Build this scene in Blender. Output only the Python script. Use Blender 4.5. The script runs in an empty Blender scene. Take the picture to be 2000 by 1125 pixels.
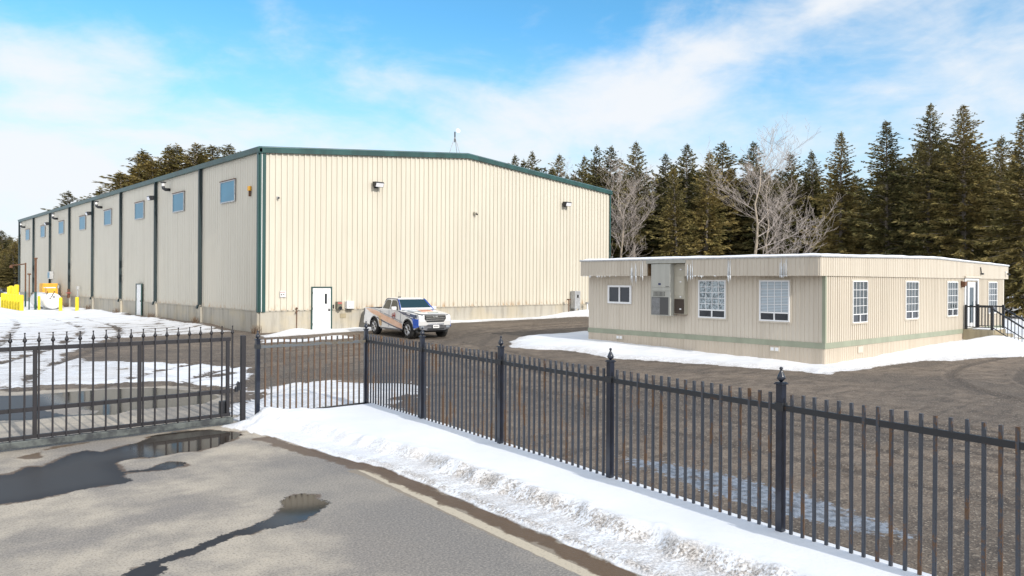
import bpy, bmesh, math, random
import numpy as np
from mathutils import Vector, Matrix
R = math.radians
scene = bpy.context.scene
# ---------------------------------------------------------------- camera, sky, sun, exposure
YAW = R(48.378); F = Vector((math.cos(YAW), math.sin(YAW), 0)); RT = Vector((math.sin(YAW), -math.cos(YAW), 0)); UP = Vector((0, 0, 1))
roll = R(0.319)
r2 = RT*math.cos(roll) + UP*math.sin(roll); u2 = UP*math.cos(roll) - RT*math.sin(roll)
cam_d = bpy.data.cameras.new('camera'); cam = bpy.data.objects.new('camera', cam_d); scene.collection.objects.link(cam)
m = Matrix(((r2.x, u2.x, -F.x, 0), (r2.y, u2.y, -F.y, 0), (r2.z, u2.z, -F.z, 2.6), (0, 0, 0, 1)))
cam.matrix_world = m
cam_d.sensor_width = 36; cam_d.lens = 36*1496.7/2000; cam_d.shift_y = -13.84/2000
cam_d.clip_start = 0.05; cam_d.clip_end = 9000
scene.camera = cam
scene.view_settings.view_transform = 'Standard'; scene.view_settings.look = 'None'
scene.view_settings.gamma = 1; scene.view_settings.use_curve_mapping = False
scene.view_settings.exposure = 0.30
SUN_EL = R(29); SUN_D = R(-1.6)
sdir = Vector((math.sin(SUN_D)*math.cos(SUN_EL), -math.cos(SUN_D)*math.cos(SUN_EL), math.sin(SUN_EL)))
sl = bpy.data.lights.new('sun', 'SUN'); sl.energy = 3.0; sl.angle = R(0.5); sl.color = (1.0, 0.94, 0.86)
so = bpy.data.objects.new('sun', sl); scene.collection.objects.link(so)
so.rotation_euler = sdir.to_track_quat('Z', 'Y').to_euler(); so.location = (0, 0, 60)

class NT:
    """tiny node-graph helper"""
    def __init__(s, tree): s.t = tree; s.n = tree.nodes; s.l = tree.links
    def new(s, typ, **kw):
        nd = s.n.new(typ)
        for k, v in kw.items(): setattr(nd, k, v)
        return nd
    def put(s, sock, v):
        if hasattr(v, 'node'): s.l.new(v, sock)
        elif isinstance(v, (tuple, list, Vector)):
            v = tuple(v); sock.default_value = v if len(v) == len(sock.default_value) else (v+(1,))[:len(sock.default_value)]
        else: sock.default_value = v
    def math(s, op, a, b=0.0, c=None, clamp=False):
        nd = s.new('ShaderNodeMath', operation=op, use_clamp=clamp); s.put(nd.inputs[0], a); s.put(nd.inputs[1], b)
        if c is not None: s.put(nd.inputs[2], c)
        return nd.outputs[0]
    def vmath(s, op, a, b=None):
        nd = s.new('ShaderNodeVectorMath', operation=op); s.put(nd.inputs[0], a)
        if b is not None: s.put(nd.inputs[1], b)
        return nd.outputs['Value'] if op in ('DOT_PRODUCT', 'LENGTH') else nd.outputs[0]
    def ramp(s, v, a, b, lo=0.0, hi=1.0, smooth=True):
        nd = s.new('ShaderNodeMapRange'); nd.interpolation_type = 'SMOOTHSTEP' if smooth else 'LINEAR'
        s.put(nd.inputs[0], v); s.put(nd.inputs[1], a); s.put(nd.inputs[2], b); s.put(nd.inputs[3], lo); s.put(nd.inputs[4], hi)
        return nd.outputs[0]
    def mix(s, f, a, b, typ='MIX'):
        nd = s.new('ShaderNodeMix', data_type='RGBA', blend_type=typ); s.put(nd.inputs[0], f); s.put(nd.inputs[6], a); s.put(nd.inputs[7], b)
        return nd.outputs[2]
    def noise(s, vec, scale, detail=3.0, rough=0.55, dist=0.0):
        nd = s.new('ShaderNodeTexNoise'); s.put(nd.inputs['Vector'], vec); s.put(nd.inputs['Scale'], scale)
        nd.inputs['Detail'].default_value = detail; nd.inputs['Roughness'].default_value = rough; nd.inputs['Distortion'].default_value = dist
        return nd.outputs[0]
    def scale(s, vec, sc):
        nd = s.new('ShaderNodeMapping'); s.put(nd.inputs[0], vec); nd.inputs['Scale'].default_value = sc; return nd.outputs[0]
    def comb(s, x, y, z):
        nd = s.new('ShaderNodeCombineXYZ'); s.put(nd.inputs[0], x); s.put(nd.inputs[1], y); s.put(nd.inputs[2], z); return nd.outputs[0]
    def attr(s, name): return s.new('ShaderNodeAttribute', attribute_name=name).outputs['Fac']

# sky
w = bpy.data.worlds.new('World'); scene.world = w; w.use_nodes = True
W = NT(w.node_tree)
for nd in list(W.n): W.n.remove(nd)
sky = W.new('ShaderNodeTexSky', sky_type='NISHITA', sun_disc=False); sky.sun_elevation = SUN_EL
sky.sun_rotation = math.atan2(sdir.x, sdir.y); sky.air_density = 1.0; sky.dust_density = 0.6; sky.ozone_density = 1.5
gen = W.new('ShaderNodeTexCoord').outputs['Generated']
nrm = W.vmath('NORMALIZE', gen)
df = W.vmath('DOT_PRODUCT', nrm, tuple(F)); dr = W.vmath('DOT_PRODUCT', nrm, tuple(RT)); dz = W.vmath('DOT_PRODUCT', nrm, (0, 0, 1))
az = W.math('ARCTAN2', dr, df); el = W.math('ARCSINE', dz)
cv = W.comb(W.math('MULTIPLY', az, 1.0), W.math('MULTIPLY', el, 2.2), 0.37)
n1 = W.noise(cv, 3.2, 6.0, 0.58, 0.5)
n2 = W.noise(cv, 9.0, 5.0, 0.6, 0.3)
def gauss(x0, y0, sx, sy, k=0.0):
    dx = W.math('SUBTRACT', az, x0); dy = W.math('SUBTRACT', W.math('SUBTRACT', el, y0), W.math('MULTIPLY', dx, k))
    a = W.math('DIVIDE', dx, sx); b = W.math('DIVIDE', dy, sy)
    q = W.math('ADD', W.math('MULTIPLY', a, a), W.math('MULTIPLY', b, b))
    return W.math('EXPONENT', W.math('MULTIPLY', q, -1.0))
band = gauss(0.27, 0.285, 0.33, 0.055, 0.34)
wisp = gauss(-0.31, 0.36, 0.03, 0.04, 0.3)
left = gauss(-0.52, 0.24, 0.16, 0.05, 0.25)
low = W.ramp(el, 0.33, 0.07, 0.0, 1.0)
leftbias = W.ramp(az, 0.0, -0.45, 0.0, 1.0)
rightup = gauss(0.52, 0.23, 0.16, 0.10, 0.2)
fld = W.math('ADD', W.math('MULTIPLY', band, 0.58), W.math('MULTIPLY', wisp, 0.35))
fld = W.math('ADD', fld, W.math('MULTIPLY', left, 0.30))
fld = W.math('ADD', fld, W.math('MULTIPLY', rightup, 0.40))
fld = W.math('ADD', fld, W.math('MULTIPLY', low, W.math('MULTIPLY_ADD', leftbias, 0.30, 0.34)))
cl = W.math('ADD', fld, W.math('MULTIPLY', W.math('SUBTRACT', n1, 0.5), 1.35))
cl = W.math('ADD', cl, W.math('MULTIPLY', W.math('SUBTRACT', n2, 0.5), 0.75))
clm = W.ramp(cl, 0.0, 0.72, 0.0, 0.94)
base = W.mix(1.0, sky.outputs[0], (0.90, 1.78, 2.05), 'MULTIPLY')
haze = W.ramp(el, 0.34, 0.02, 0.0, 0.80)
hz = W.mix(haze, base, (6.6, 8.1, 9.6))
col = W.mix(clm, hz, (8.9, 9.1, 9.4))
bg = W.new('ShaderNodeBackground'); 
# overcast added for fill light over the unseen dome behind and beside the view
back = W.ramp(df, 0.58, 0.0, 0.0, 0.9); col = W.mix(W.math('MULTIPLY', back, W.ramp(el, -0.02, 0.1)), col, (11.5, 11.6, 11.9))
W.put(bg.inputs[0], col); bg.inputs[1].default_value = 0.085
wo = W.new('ShaderNodeOutputWorld'); W.l.new(bg.outputs[0], wo.inputs[0])

# ---------------------------------------------------------------- mesh helpers
COL = scene.collection
ORG = {}
def tag(o, label=None, cat=None, group=None, kind=None):
    if label: o['label'] = label
    if cat: o['category'] = cat
    if group: o['group'] = group
    if kind: o['kind'] = kind
    return o
def thing(name, loc, label, cat, group=None, rz=0.0):
    o = bpy.data.objects.new(name, None); COL.objects.link(o); o.empty_display_size = 0.2
    o.location = loc; o.rotation_euler = (0, 0, rz); ORG[o.name] = Vector(loc)
    return tag(o, label, cat, group)
class MB:
    def __init__(s): s.v = []; s.f = []; s.mi = []; s.m = 0
    def add(s, vs, fs):
        b = len(s.v); s.v += [tuple(p) for p in vs]; s.f += [tuple(b+i for i in f) for f in fs]; s.mi += [s.m]*len(fs); return s
    def box(s, x0, y0, z0, x1, y1, z1):
        x0, x1 = min(x0, x1), max(x0, x1); y0, y1 = min(y0, y1), max(y0, y1); z0, z1 = min(z0, z1), max(z0, z1)
        return s.add([(x0,y0,z0),(x1,y0,z0),(x1,y1,z0),(x0,y1,z0),(x0,y0,z1),(x1,y0,z1),(x1,y1,z1),(x0,y1,z1)],
                     [(0,3,2,1),(4,5,6,7),(0,1,5,4),(1,2,6,5),(2,3,7,6),(3,0,4,7)])
    def rbox(s, c, hx, hy, z0, z1, ang):   # box turned about z
        ca, sa = math.cos(ang), math.sin(ang); P = [(c[0]+ca*x-sa*y, c[1]+sa*x+ca*y) for x, y in ((-hx,-hy),(hx,-hy),(hx,hy),(-hx,hy))]
        return s.prism(P, z0, z1)
    def prism(s, P, z0, z1):
        n = len(P); vs = [(x,y,z0) for x,y in P]+[(x,y,z1) for x,y in P]
        return s.add(vs, [tuple(range(n-1,-1,-1)), tuple(range(n,2*n))]+[(i,(i+1)%n,n+(i+1)%n,n+i) for i in range(n)])
    def extr(s, P, axis, a, b):            # polygon in the other two axes, extruded along axis
        def mk(p, t): return (t,p[0],p[1]) if axis == 0 else ((p[0],t,p[1]) if axis == 1 else (p[0],p[1],t))
        n = len(P); vs = [mk(p,a) for p in P]+[mk(p,b) for p in P]
        return s.add(vs, [tuple(range(n-1,-1,-1)), tuple(range(n,2*n))]+[(i,(i+1)%n,n+(i+1)%n,n+i) for i in range(n)])
    def tube(s, pts, rad, n=6, cap=True):
        pts = [Vector(p) for p in pts]
        if not isinstance(rad, (list, tuple)): rad = [rad]*len(pts)
        b = len(s.v); d0 = (pts[-1]-pts[0]).normalized(); ref = Vector((0,0,1)) if abs(d0.z) < .9 else Vector((1,0,0))
        for i, p in enumerate(pts):
            d = (pts[min(i+1,len(pts)-1)]-pts[max(i-1,0)]).normalized()
            x = d.cross(ref).normalized(); y = d.cross(x)
            for k in range(n):
                a = 2*math.pi*k/n; s.v.append(tuple(p+x*(math.cos(a)*rad[i])+y*(math.sin(a)*rad[i])))
        for i in range(len(pts)-1):
            for k in range(n):
                s.f.append((b+i*n+k, b+i*n+(k+1)%n, b+(i+1)*n+(k+1)%n, b+(i+1)*n+k)); s.mi.append(s.m)
        if cap:
            s.f.append(tuple(b+k for k in range(n-1,-1,-1))); s.mi.append(s.m)
            e = b+(len(pts)-1)*n; s.f.append(tuple(e+k for k in range(n))); s.mi.append(s.m)
        return s
    def lathe(s, c, prof, n=12, axis='z'):
        b = len(s.v)
        for r, z in prof:
            for k in range(n):
                a = 2*math.pi*k/n; u, v = r*math.cos(a), r*math.sin(a)
                s.v.append((c[0]+u, c[1]+v, c[2]+z) if axis == 'z' else ((c[0]+z, c[1]+u, c[2]+v) if axis == 'x' else (c[0]+u, c[1]+z, c[2]+v)))
        for i in range(len(prof)-1):
            for k in range(n):
                s.f.append((b+i*n+k, b+i*n+(k+1)%n, b+(i+1)*n+(k+1)%n, b+(i+1)*n+k)); s.mi.append(s.m)
        s.f.append(tuple(b+k for k in range(n-1,-1,-1))); s.mi.append(s.m)
        e = b+(len(prof)-1)*n; s.f.append(tuple(e+k for k in range(n))); s.mi.append(s.m)
        return s
    def build(s, name, mat, parent=None, local=False, smooth=False, bevel=0, label=None):
        me = bpy.data.meshes.new(name); off = Vector((0,0,0))
        if parent is not None and not local:
            q = parent
            while q.parent is not None: q = q.parent
            off = ORG.get(q.name, Vector((0,0,0)))
        me.from_pydata([(x-off.x, y-off.y, z-off.z) for x,y,z in s.v], [], s.f)
        for mm in (mat if isinstance(mat, (list,tuple)) else [mat]): me.materials.append(mm)
        if max(s.mi or [0]) > 0: me.polygons.foreach_set('material_index', s.mi)
        bm = bmesh.new(); bm.from_mesh(me); bmesh.ops.recalc_face_normals(bm, faces=bm.faces); bm.to_mesh(me); bm.free()
        if smooth: me.polygons.foreach_set('use_smooth', [True]*len(me.polygons))
        o = bpy.data.objects.new(name, me); COL.objects.link(o)
        if parent is not None: o.parent = parent
        if bevel:
            b = o.modifiers.new('bevel', 'BEVEL'); b.width = bevel; b.segments = 2; b.limit_method = 'ANGLE'; b.angle_limit = R(35)
        if label: o['label'] = label
        return o
def kids(o): return list(o.children)
def copy_tree(o, parent=None):
    c = o.copy(); COL.objects.link(c); c.parent = parent
    for ch in kids(o): copy_tree(ch, c)
    return c
def text_mesh(body, size, name, mat, parent, mw, ext=0.004, bold=0.0):
    cu = bpy.data.curves.new(name, 'FONT'); cu.body = body; cu.size = size; cu.extrude = ext; cu.offset = bold; cu.align_x = 'CENTER'; cu.align_y = 'CENTER'
    t = bpy.data.objects.new(name+'_src', cu); COL.objects.link(t)
    me = bpy.data.meshes.new_from_object(t.evaluated_get(bpy.context.evaluated_depsgraph_get()))
    bpy.data.objects.remove(t)
    me.transform(mw); me.materials.clear(); me.materials.append(mat)
    o = bpy.data.objects.new(name, me); COL.objects.link(o); o.parent = parent; return o

# ---------------------------------------------------------------- numpy noise
def vnoise(x, y, seed=0):
    xi = np.floor(x).astype(np.int64); yi = np.floor(y).astype(np.int64); xf = x-xi; yf = y-yi
    def h(a, b):
        n = (a*374761393 + b*668265263 + seed*974634777) & 0x7fffffff
        n = ((n ^ (n >> 13))*1274126177) & 0x7fffffff
        return ((n ^ (n >> 16)) & 0xffff)/65535.0
    u = xf*xf*(3-2*xf); v = yf*yf*(3-2*yf)
    return (h(xi,yi)*(1-u)+h(xi+1,yi)*u)*(1-v) + (h(xi,yi+1)*(1-u)+h(xi+1,yi+1)*u)*v
def fbm(x, y, o=4, seed=0):
    s = 0; a = 0.5; t = 0
    for i in range(o): s = s+a*vnoise(x, y, seed+i*17); t += a; a *= 0.5; x = x*2.03+1.7; y = y*2.03-3.1
    return s/t
def sstep(x, a, b):
    t = np.clip((x-a)/(b-a), 0, 1); return t*t*(3-2*t)
def sdpoly(X, Y, P, lim=3.0):
    """signed distance, positive inside, clipped to lim"""
    out = np.full(X.shape, -lim); P = np.array(P, float)
    x0, y0 = P.min(0)-lim; x1, y1 = P.max(0)+lim
    m = (X > x0) & (X < x1) & (Y > y0) & (Y < y1); x = X[m]; y = Y[m]
    d = np.full(x.shape, 1e9); ins = np.zeros(x.shape, bool)
    for i in range(len(P)):
        a = P[i]; b = P[(i+1) % len(P)]; e = b-a; L = e@e+1e-12
        t = np.clip(((x-a[0])*e[0]+(y-a[1])*e[1])/L, 0, 1)
        d = np.minimum(d, (x-a[0]-t*e[0])**2+(y-a[1]-t*e[1])**2)
        c = ((a[1] > y) != (b[1] > y)) & (x < (b[0]-a[0])*(y-a[1])/((b[1]-a[1]) or 1e-9)+a[0]); ins ^= c
    out[m] = np.clip(np.where(ins, 1, -1)*np.sqrt(d), -lim, lim); return out

# ---------------------------------------------------------------- materials
MATS = {}
def pmat(name, col, rough=0.6, metal=0.0, var=0.0, vscale=3.0, bump=0.0, bscale=20.0, spec=0.5, streak=False, col2=None, coat=0.0, local=False, sub=0.0):
    m = bpy.data.materials.new(name); m.use_nodes = True; N = NT(m.node_tree); p = N.n['Principled BSDF']
    co = N.new('ShaderNodeTexCoord').outputs['Object'] if local else N.new('ShaderNodeNewGeometry').outputs['Position']
    if var > 0 or col2:
        v = N.scale(co, (1,1,0.12)) if streak else co
        n = N.noise(v, vscale, 5.0, 0.6)
        f = N.ramp(n, 0.35, 0.65)
        c2 = col2 if col2 else tuple(c*(1-var) for c in col)
        N.put(p.inputs['Base Color'], N.mix(f, c2, col))
    else: p.inputs['Base Color'].default_value = (*col, 1)
    p.inputs['Roughness'].default_value = rough; p.inputs['Metallic'].default_value = metal
    p.inputs['Specular IOR Level'].default_value = spec; p.inputs['Coat Weight'].default_value = coat
    if bump > 0:
        b = N.new('ShaderNodeBump'); b.inputs['Strength'].default_value = bump; b.inputs['Distance'].default_value = 0.02
        N.put(b.inputs['Height'], N.noise(co, bscale, 4.0, 0.6)); N.l.new(b.outputs[0], p.inputs['Normal'])
    MATS[name] = m; return m

def siding_mat(name, col, dirt, amt=0.5, base_rust=None, rust=(0.42, 0.24, 0.10)):
    m = bpy.data.materials.new(name); m.use_nodes = True; N = NT(m.node_tree); p = N.n['Principled BSDF']
    co = N.new('ShaderNodeNewGeometry').outputs['Position']
    a = N.noise(N.scale(co, (2.4, 2.4, 0.10)), 1.6, 5.0, 0.62)
    b = N.noise(co, 0.35, 4.0, 0.55)
    f = N.math('MULTIPLY', N.ramp(a, 0.42, 0.75), amt)
    c = N.mix(f, col, dirt)
    c = N.mix(N.ramp(b, 0.35, 0.7, 0.0, 0.22), c, tuple(x*0.86 for x in col))
    if base_rust is not None:
        z = N.new('ShaderNodeSeparateXYZ'); N.l.new(co, z.inputs[0])
        e = N.ramp(z.outputs[2], base_rust+0.45, base_rust, 0.0, 1.0)
        r_ = N.noise(N.scale(co, (3.0, 3.0, 1.2)), 1.8, 6.0, 0.7)
        c = N.mix(N.math('MULTIPLY', e, N.ramp(r_, 0.46, 0.68, 0.0, 0.8)), c, rust)
    N.put(p.inputs['Base Color'], c); p.inputs['Roughness'].default_value = 0.55; p.inputs['Specular IOR Level'].default_value = 0.35
    bp = N.new('ShaderNodeBump'); bp.inputs['Strength'].default_value = 0.12; bp.inputs['Distance'].default_value = 0.03
    N.put(bp.inputs['Height'], N.noise(N.scale(co, (3, 3, 0.5)), 2.0, 3.0)); N.l.new(bp.outputs[0], p.inputs['Normal'])
    return m
M_ware = siding_mat('cream_steel_siding', (0.60, 0.562, 0.475), (0.45, 0.41, 0.33), 0.35, 1.04)
M_office = siding_mat('beige_panel_siding', (0.60, 0.545, 0.46), (0.44, 0.385, 0.31), 0.45, None)
M_skirt = siding_mat('beige_skirting', (0.55, 0.48, 0.39), (0.40, 0.34, 0.26), 0.5, None)
M_green = pmat('dark_green_trim', (0.022, 0.078, 0.073), 0.42, 0.0, 0.35, 1.5, streak=True)
M_spout = pmat('blackish_green_downspout', (0.008, 0.026, 0.030), 0.5, 0, .3, 2, streak=True)
M_roofm = pmat('roof_metal', (0.45, 0.50, 0.50), 0.4, 0.6, 0.2, 0.6)
M_sage = pmat('sage_band', (0.31, 0.335, 0.25), 0.6, 0.0, 0.15, 2.0, streak=True)
M_white = pmat('white_paint', (0.82, 0.82, 0.82), 0.45, 0.0, 0.06, 4.0)
M_frame = pmat('window_frame_white', (0.78, 0.79, 0.80), 0.4)
M_galv = pmat('galvanised_trim', (0.50, 0.51, 0.52), 0.45, 0.4, 0.25, 8.0)
M_black = pmat('black_metal', (0.018, 0.020, 0.026), 0.35, 0.0, 0.3, 6.0)
M_dark = pmat('dark_void', (0.02, 0.022, 0.024), 0.7)
M_brown = pmat('rusty_brown', (0.16, 0.075, 0.04), 0.8, 0, 0.4, 20)
M_yellow = pmat('yellow_paint', (0.86, 0.66, 0.02), 0.5, 0, 0.2, 5)
M_orange = pmat('orange_yellow_paint', (0.78, 0.40, 0.03), 0.5, 0, 0.15, 3)
M_hvac = pmat('hvac_panel_grey', (0.42, 0.42, 0.38), 0.5, 0, 0.1, 5, streak=True)
M_hvac2 = pmat('hvac_panel_beige', (0.46, 0.43, 0.35), 0.55, 0, 0.1, 5)
M_grille = pmat('coil_grille_dark', (0.085, 0.085, 0.085), 0.5, 0.3)
M_blue = pmat('dark_blue_sticker', (0.01, 0.02, 0.09), 0.4)
M_snowm = pmat('snow_pack', (0.86, 0.88, 0.92), 0.75, 0, 0.06, 2.0, bump=0.5, bscale=6)
M_bin = pmat('speckled_grey_plastic', (0.17, 0.165, 0.15), .7, 0, .3, 25)
M_bay = pmat('dark_brown_bay', (0.05, 0.035, 0.025), .7)
M_wood = pmat('weathered_brown_board', (0.30, 0.19, 0.10), 0.8, 0, 0.4, 6)
M_weed = pmat('dry_weeds', (0.13, 0.09, 0.06), 0.9)
M_lens = pmat('lamp_lens', (0.75, 0.75, 0.78), 0.15)
def concrete(name, col):
    m = bpy.data.materials.new(name); m.use_nodes = True; N = NT(m.node_tree); p = N.n['Principled BSDF']
    co = N.new('ShaderNodeNewGeometry').outputs['Position']
    a = N.noise(N.scale(co, (1.6, 1.6, 0.16)), 2.2, 6.0, 0.65); b = N.noise(co, 0.9, 5.0, 0.6); c3 = N.noise(co, 30, 3.0, 0.6)
    c = N.mix(N.ramp(a, 0.42, 0.66, 0.0, 0.6), col, tuple(x*0.55 for x in col))
    c = N.mix(N.ramp(b, 0.45, 0.65, 0, 0.45), c, (col[0]*1.15, col[1]*1.05, col[2]*0.85))
    c = N.mix(N.ramp(c3, 0.3, 0.7, 0, 0.2), c, tuple(x*0.7 for x in col))
    N.put(p.inputs['Base Color'], c); p.inputs['Roughness'].default_value = 0.9; p.inputs['Specular IOR Level'].default_value = 0.2
    bp = N.new('ShaderNodeBump'); bp.inputs['Strength'].default_value = 0.3; bp.inputs['Distance'].default_value = 0.02
    N.put(bp.inputs['Height'], N.noise(co, 9, 5.0, 0.6)); N.l.new(bp.outputs[0], p.inputs['Normal']); return m
M_conc = concrete('cast_concrete', (0.44, 0.41, 0.35)); M_conc2 = concrete('step_concrete', (0.36, 0.32, 0.24))
def glass(name, col, rough=0.06, blinds=False, tint=None):
    m = bpy.data.materials.new(name); m.use_nodes = True; N = NT(m.node_tree); p = N.n['Principled BSDF']
    co = N.new('ShaderNodeNewGeometry').outputs['Position']
    c = col
    if blinds:
        z = N.new('ShaderNodeSeparateXYZ'); N.l.new(co, z.inputs[0])
        wv = N.math('PINGPONG', z.outputs[2], 0.025); f = N.ramp(wv, 0.004, 0.016, 0.25, 1.0)
        c = N.mix(f, tuple(x*0.3 for x in col), col)
    N.put(p.inputs['Base Color'], c); p.inputs['Roughness'].default_value = rough; p.inputs['Specular IOR Level'].default_value = 0.55
    p.inputs['Coat Weight'].default_value = 0.12; p.inputs['Coat Roughness'].default_value = 0.02
    bp = N.new('ShaderNodeBump'); bp.inputs['Strength'].default_value = 0.10; bp.inputs['Distance'].default_value = 0.05
    N.put(bp.inputs['Height'], N.noise(co, 2.2, 2.0)); N.l.new(bp.outputs[0], p.inputs['Normal']); N.l.new(bp.outputs[0], p.inputs['Coat Normal']); return m
M_glass_sky = pmat('sky_painted_glazing', (0.085, 0.25, 0.37), 0.35, 0, .15, .3, spec=.35)  # blue reflection of the sky is painted into the base colour
M_glass_dark = glass('dark_glazing', (0.018, 0.022, 0.028), 0.05)
M_glass_blind = glass('blinds_behind_glass', (0.050, 0.066, 0.070), 0.1, True)
M_glass_blindw = glass('white_blinds_behind_glass', (0.48, 0.56, 0.62), 0.12, True)
def pattern_glass():
    m = bpy.data.materials.new('patterned_curtain_glass'); m.use_nodes = True; N = NT(m.node_tree); p = N.n['Principled BSDF']
    co = N.new('ShaderNodeNewGeometry').outputs['Position']
    n = N.noise(co, 6.0, 4.0, 0.6, 2.5)
    c = N.mix(N.ramp(n, 0.42, 0.58), (0.06, 0.08, 0.09), (0.42, 0.50, 0.54)); N.put(p.inputs['Base Color'], c)
    p.inputs['Roughness'].default_value = 0.12; p.inputs['Coat Weight'].default_value = 0.6; return m
M_glass_pat = pattern_glass()
def rusty(name, base, rust, thr, scale=(6, 6, 1.2)):
    m = bpy.data.materials.new(name); m.use_nodes = True; N = NT(m.node_tree); p = N.n['Principled BSDF']
    co = N.new('ShaderNodeNewGeometry').outputs['Position']
    n = N.noise(N.scale(co, scale), 1.3, 4.0, 0.6); n2 = N.noise(co, 30, 4.0, 0.65)
    f = N.ramp(N.math('ADD', n, N.math('MULTIPLY', N.math('SUBTRACT', n2, 0.5), 0.35)), thr, thr+0.10)
    c = N.mix(f, base, N.mix(n2, rust, tuple(x*0.45 for x in rust)))
    N.put(p.inputs['Base Color'], c); N.put(p.inputs['Roughness'], N.math('MULTIPLY_ADD', f, 0.4, 0.42)); p.inputs['Specular IOR Level'].default_value = 0.5
    return m
M_picket = rusty('rusting_black_picket', (0.048, 0.055, 0.070), (0.16, 0.09, 0.05), 0.53)
M_picket2 = rusty('rusty_brown_picket', (0.07, 0.065, 0.06), (0.15, 0.09, 0.055), 0.42)
M_post = pmat('glossy_black_post', (0.012, 0.017, 0.032), 0.28, 0, 0.3, 10, coat=0.3)
M_rail = rusty('black_rail', (0.020, 0.022, 0.026), (0.10, 0.055, 0.03), 0.62, (2, 2, 8))
M_railg = rusty('worn_grey_rail', (0.10, 0.115, 0.13), (0.15, 0.13, 0.10), 0.45, (3, 3, 12))
M_gate = pmat('dark_grey_gate_paint', (0.016, 0.015, 0.020), 0.55, 0, 0.25, 4)
M_gate2 = pmat('scuffed_gate_beam', (0.12, 0.135, 0.13), 0.6, 0.2, col2=(0.04, 0.045, 0.05), vscale=5, bump=0.3)

# ---------------------------------------------------------------- ground
EDGE = [(4.23,5.35),(4.68,5.38),(5.44,5.44),(6.34,5.5),(7.09,5.58),(8.3,5.66),(9.0,5.70),(9.56,5.62),(10.48,5.52),(11.28,5.45),(11.87,5.47),(12.62,5.30),(13.49,5.10)]
def edge_x(Y): return np.interp(Y, [e[0] for e in EDGE], [e[1] for e in EDGE])
def fence_x(Y): return 6.98+0.1148*(Y-3.87)
PUD1 = [(1.67,12.02),(1.79,11.98),(2.02,12.3),(2.2,12.21),(2.37,12.41),(2.68,12.82),(2.9,12.94),(3.03,12.67),(3.37,12.87),(3.68,13.04),(4.03,13.49),(4.33,13.53),(4.59,13.51),(4.92,13.34),(5.18,12.81),(5.14,12.56),(4.79,12.2),(4.47,11.95),(4.15,11.81),(3.86,11.89),(3.55,11.78),(3.33,11.96),(3.16,11.88),(3.0,11.8),(2.96,11.44),(2.96,11.18),(3.24,11.13),(3.58,11.39),(3.77,11.23),(3.7,11.01),(3.48,10.93),(3.3,10.97),(2.96,11.11),(2.88,10.88),(2.93,10.65),(2.81,10.53),(2.53,10.59),(2.21,10.55),(1.9,10.45),(1.63,10.44),(1.46,10.49),(0.96,10.47),(0.2,10.9),(0.4,12.0),(1.15,12.3)]
PUD2 = [(3.95,8.51),(4.09,8.64),(4.29,8.67),(4.4,8.47),(4.31,8.35),(4.38,8.09),(4.12,7.85),(3.84,7.67),(3.61,7.63),(3.32,7.65),(3.21,7.6),(3.11,7.66),(2.92,7.56),(2.71,7.47),(2.55,7.36),(2.45,7.40),(2.33,7.37),(2.25,7.31),(2.28,7.18),(2.14,7.05),(1.7,7.0),(1.91,7.25),(2.04,7.41),(2.12,7.42),(2.31,7.50),(2.49,7.57),(2.63,7.58),(2.87,7.73),(3.09,7.80),(3.24,7.80),(3.57,7.98),(3.86,8.26)]
PUD3 = [(2.0,13.05),(2.3,13.29),(2.55,13.55),(3.08,13.55),(2.75,13.4),(2.41,13.3),(2.26,12.79),(2.11,12.82)]
WAT = [(1.0,21.0),(2.27,20.4),(3.33,19.82),(4.14,19.86),(4.97,19.72),(5.78,19.39),(6.47,17.95),(6.45,16.95),(5.86,16.25),(5.12,16.19),(4.5,16.38),(4.07,15.98),(3.34,16.44),(2.75,16.38),(1.88,16.84),(0.6,17.3)]
ISL1 = [(3.1,17.54),(3.42,17.6),(3.56,17.8),(3.8,17.6),(3.75,17.05),(3.97,16.67),(3.84,16.32),(3.36,16.5),(3.2,16.94)]
ASPH = [(-80,-40),(5.62,-40),(5.62,13.5),(5.9,15),(6.6,17),(6.4,19.4),(5.0,20.0),(4,20.4),(2,21.3),(-80,25)]
SNOWG = [(14.88,34.2),(17.34,36.8),(60,36.8),(72,66),(57.41,58),(52,40),(40.5,35.2),(37.0,33.6),(33.24,35.0),(29.66,34.9),(26.14,34.4),(21.48,33.9),(19.62,34.3),(16.66,33.4),(14.5,33.0)]
SNOWD = [(13.67,31.93),(15.65,31.14),(17.57,32.5),(18.2,32.0),(17.6,30.2),(16.71,30.33),(14.88,29.9),(13.33,30.3)]
OFFS = [(22.3,24.6),(21.0,23.8),(19.69,22.14),(20.17,20.93),(20.5,20.29),(20.41,19.16),(19.63,17.27),(20.5,14.45),(20.75,12.77),(21.22,11.2),(20.95,10.65),(21.16,10.14),(21.98,10.42),(23.54,10.17),(25.69,10.1),(27.21,9.88),(27.9,9.33),(29.73,8.95),(31.22,7.98),(34,5.5),(60,-12),(90,10),(60,30),(44,30),(36,25.5),(28,25.2)]
ICE = [(8.77,7.4),(8.98,6.82),(9.05,5.75),(9.0,4.72),(8.55,3.5),(8.27,3.0),(7.99,3.6),(7.94,4.43),(8.03,5.28),(8.41,6.42),(8.43,6.97)]
BROWN1 = [(7.0,31.0),(8.75,34.8),(14.26,35.0),(12.2,29.0),(9.0,22.6),(8.0,25.2),(7.1,27.6)]
SNOWL = [(1.0,26),(3.9,28.1),(6.2,26.9),(8.1,24.5),(9.3,22.0),(7.2,17.4),(6.9,19.0),(6.3,20.4),(5.1,20.9),(4.1,21.4),(3.4,21.3),(2.7,21.5),(0.5,22.5)]
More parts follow.
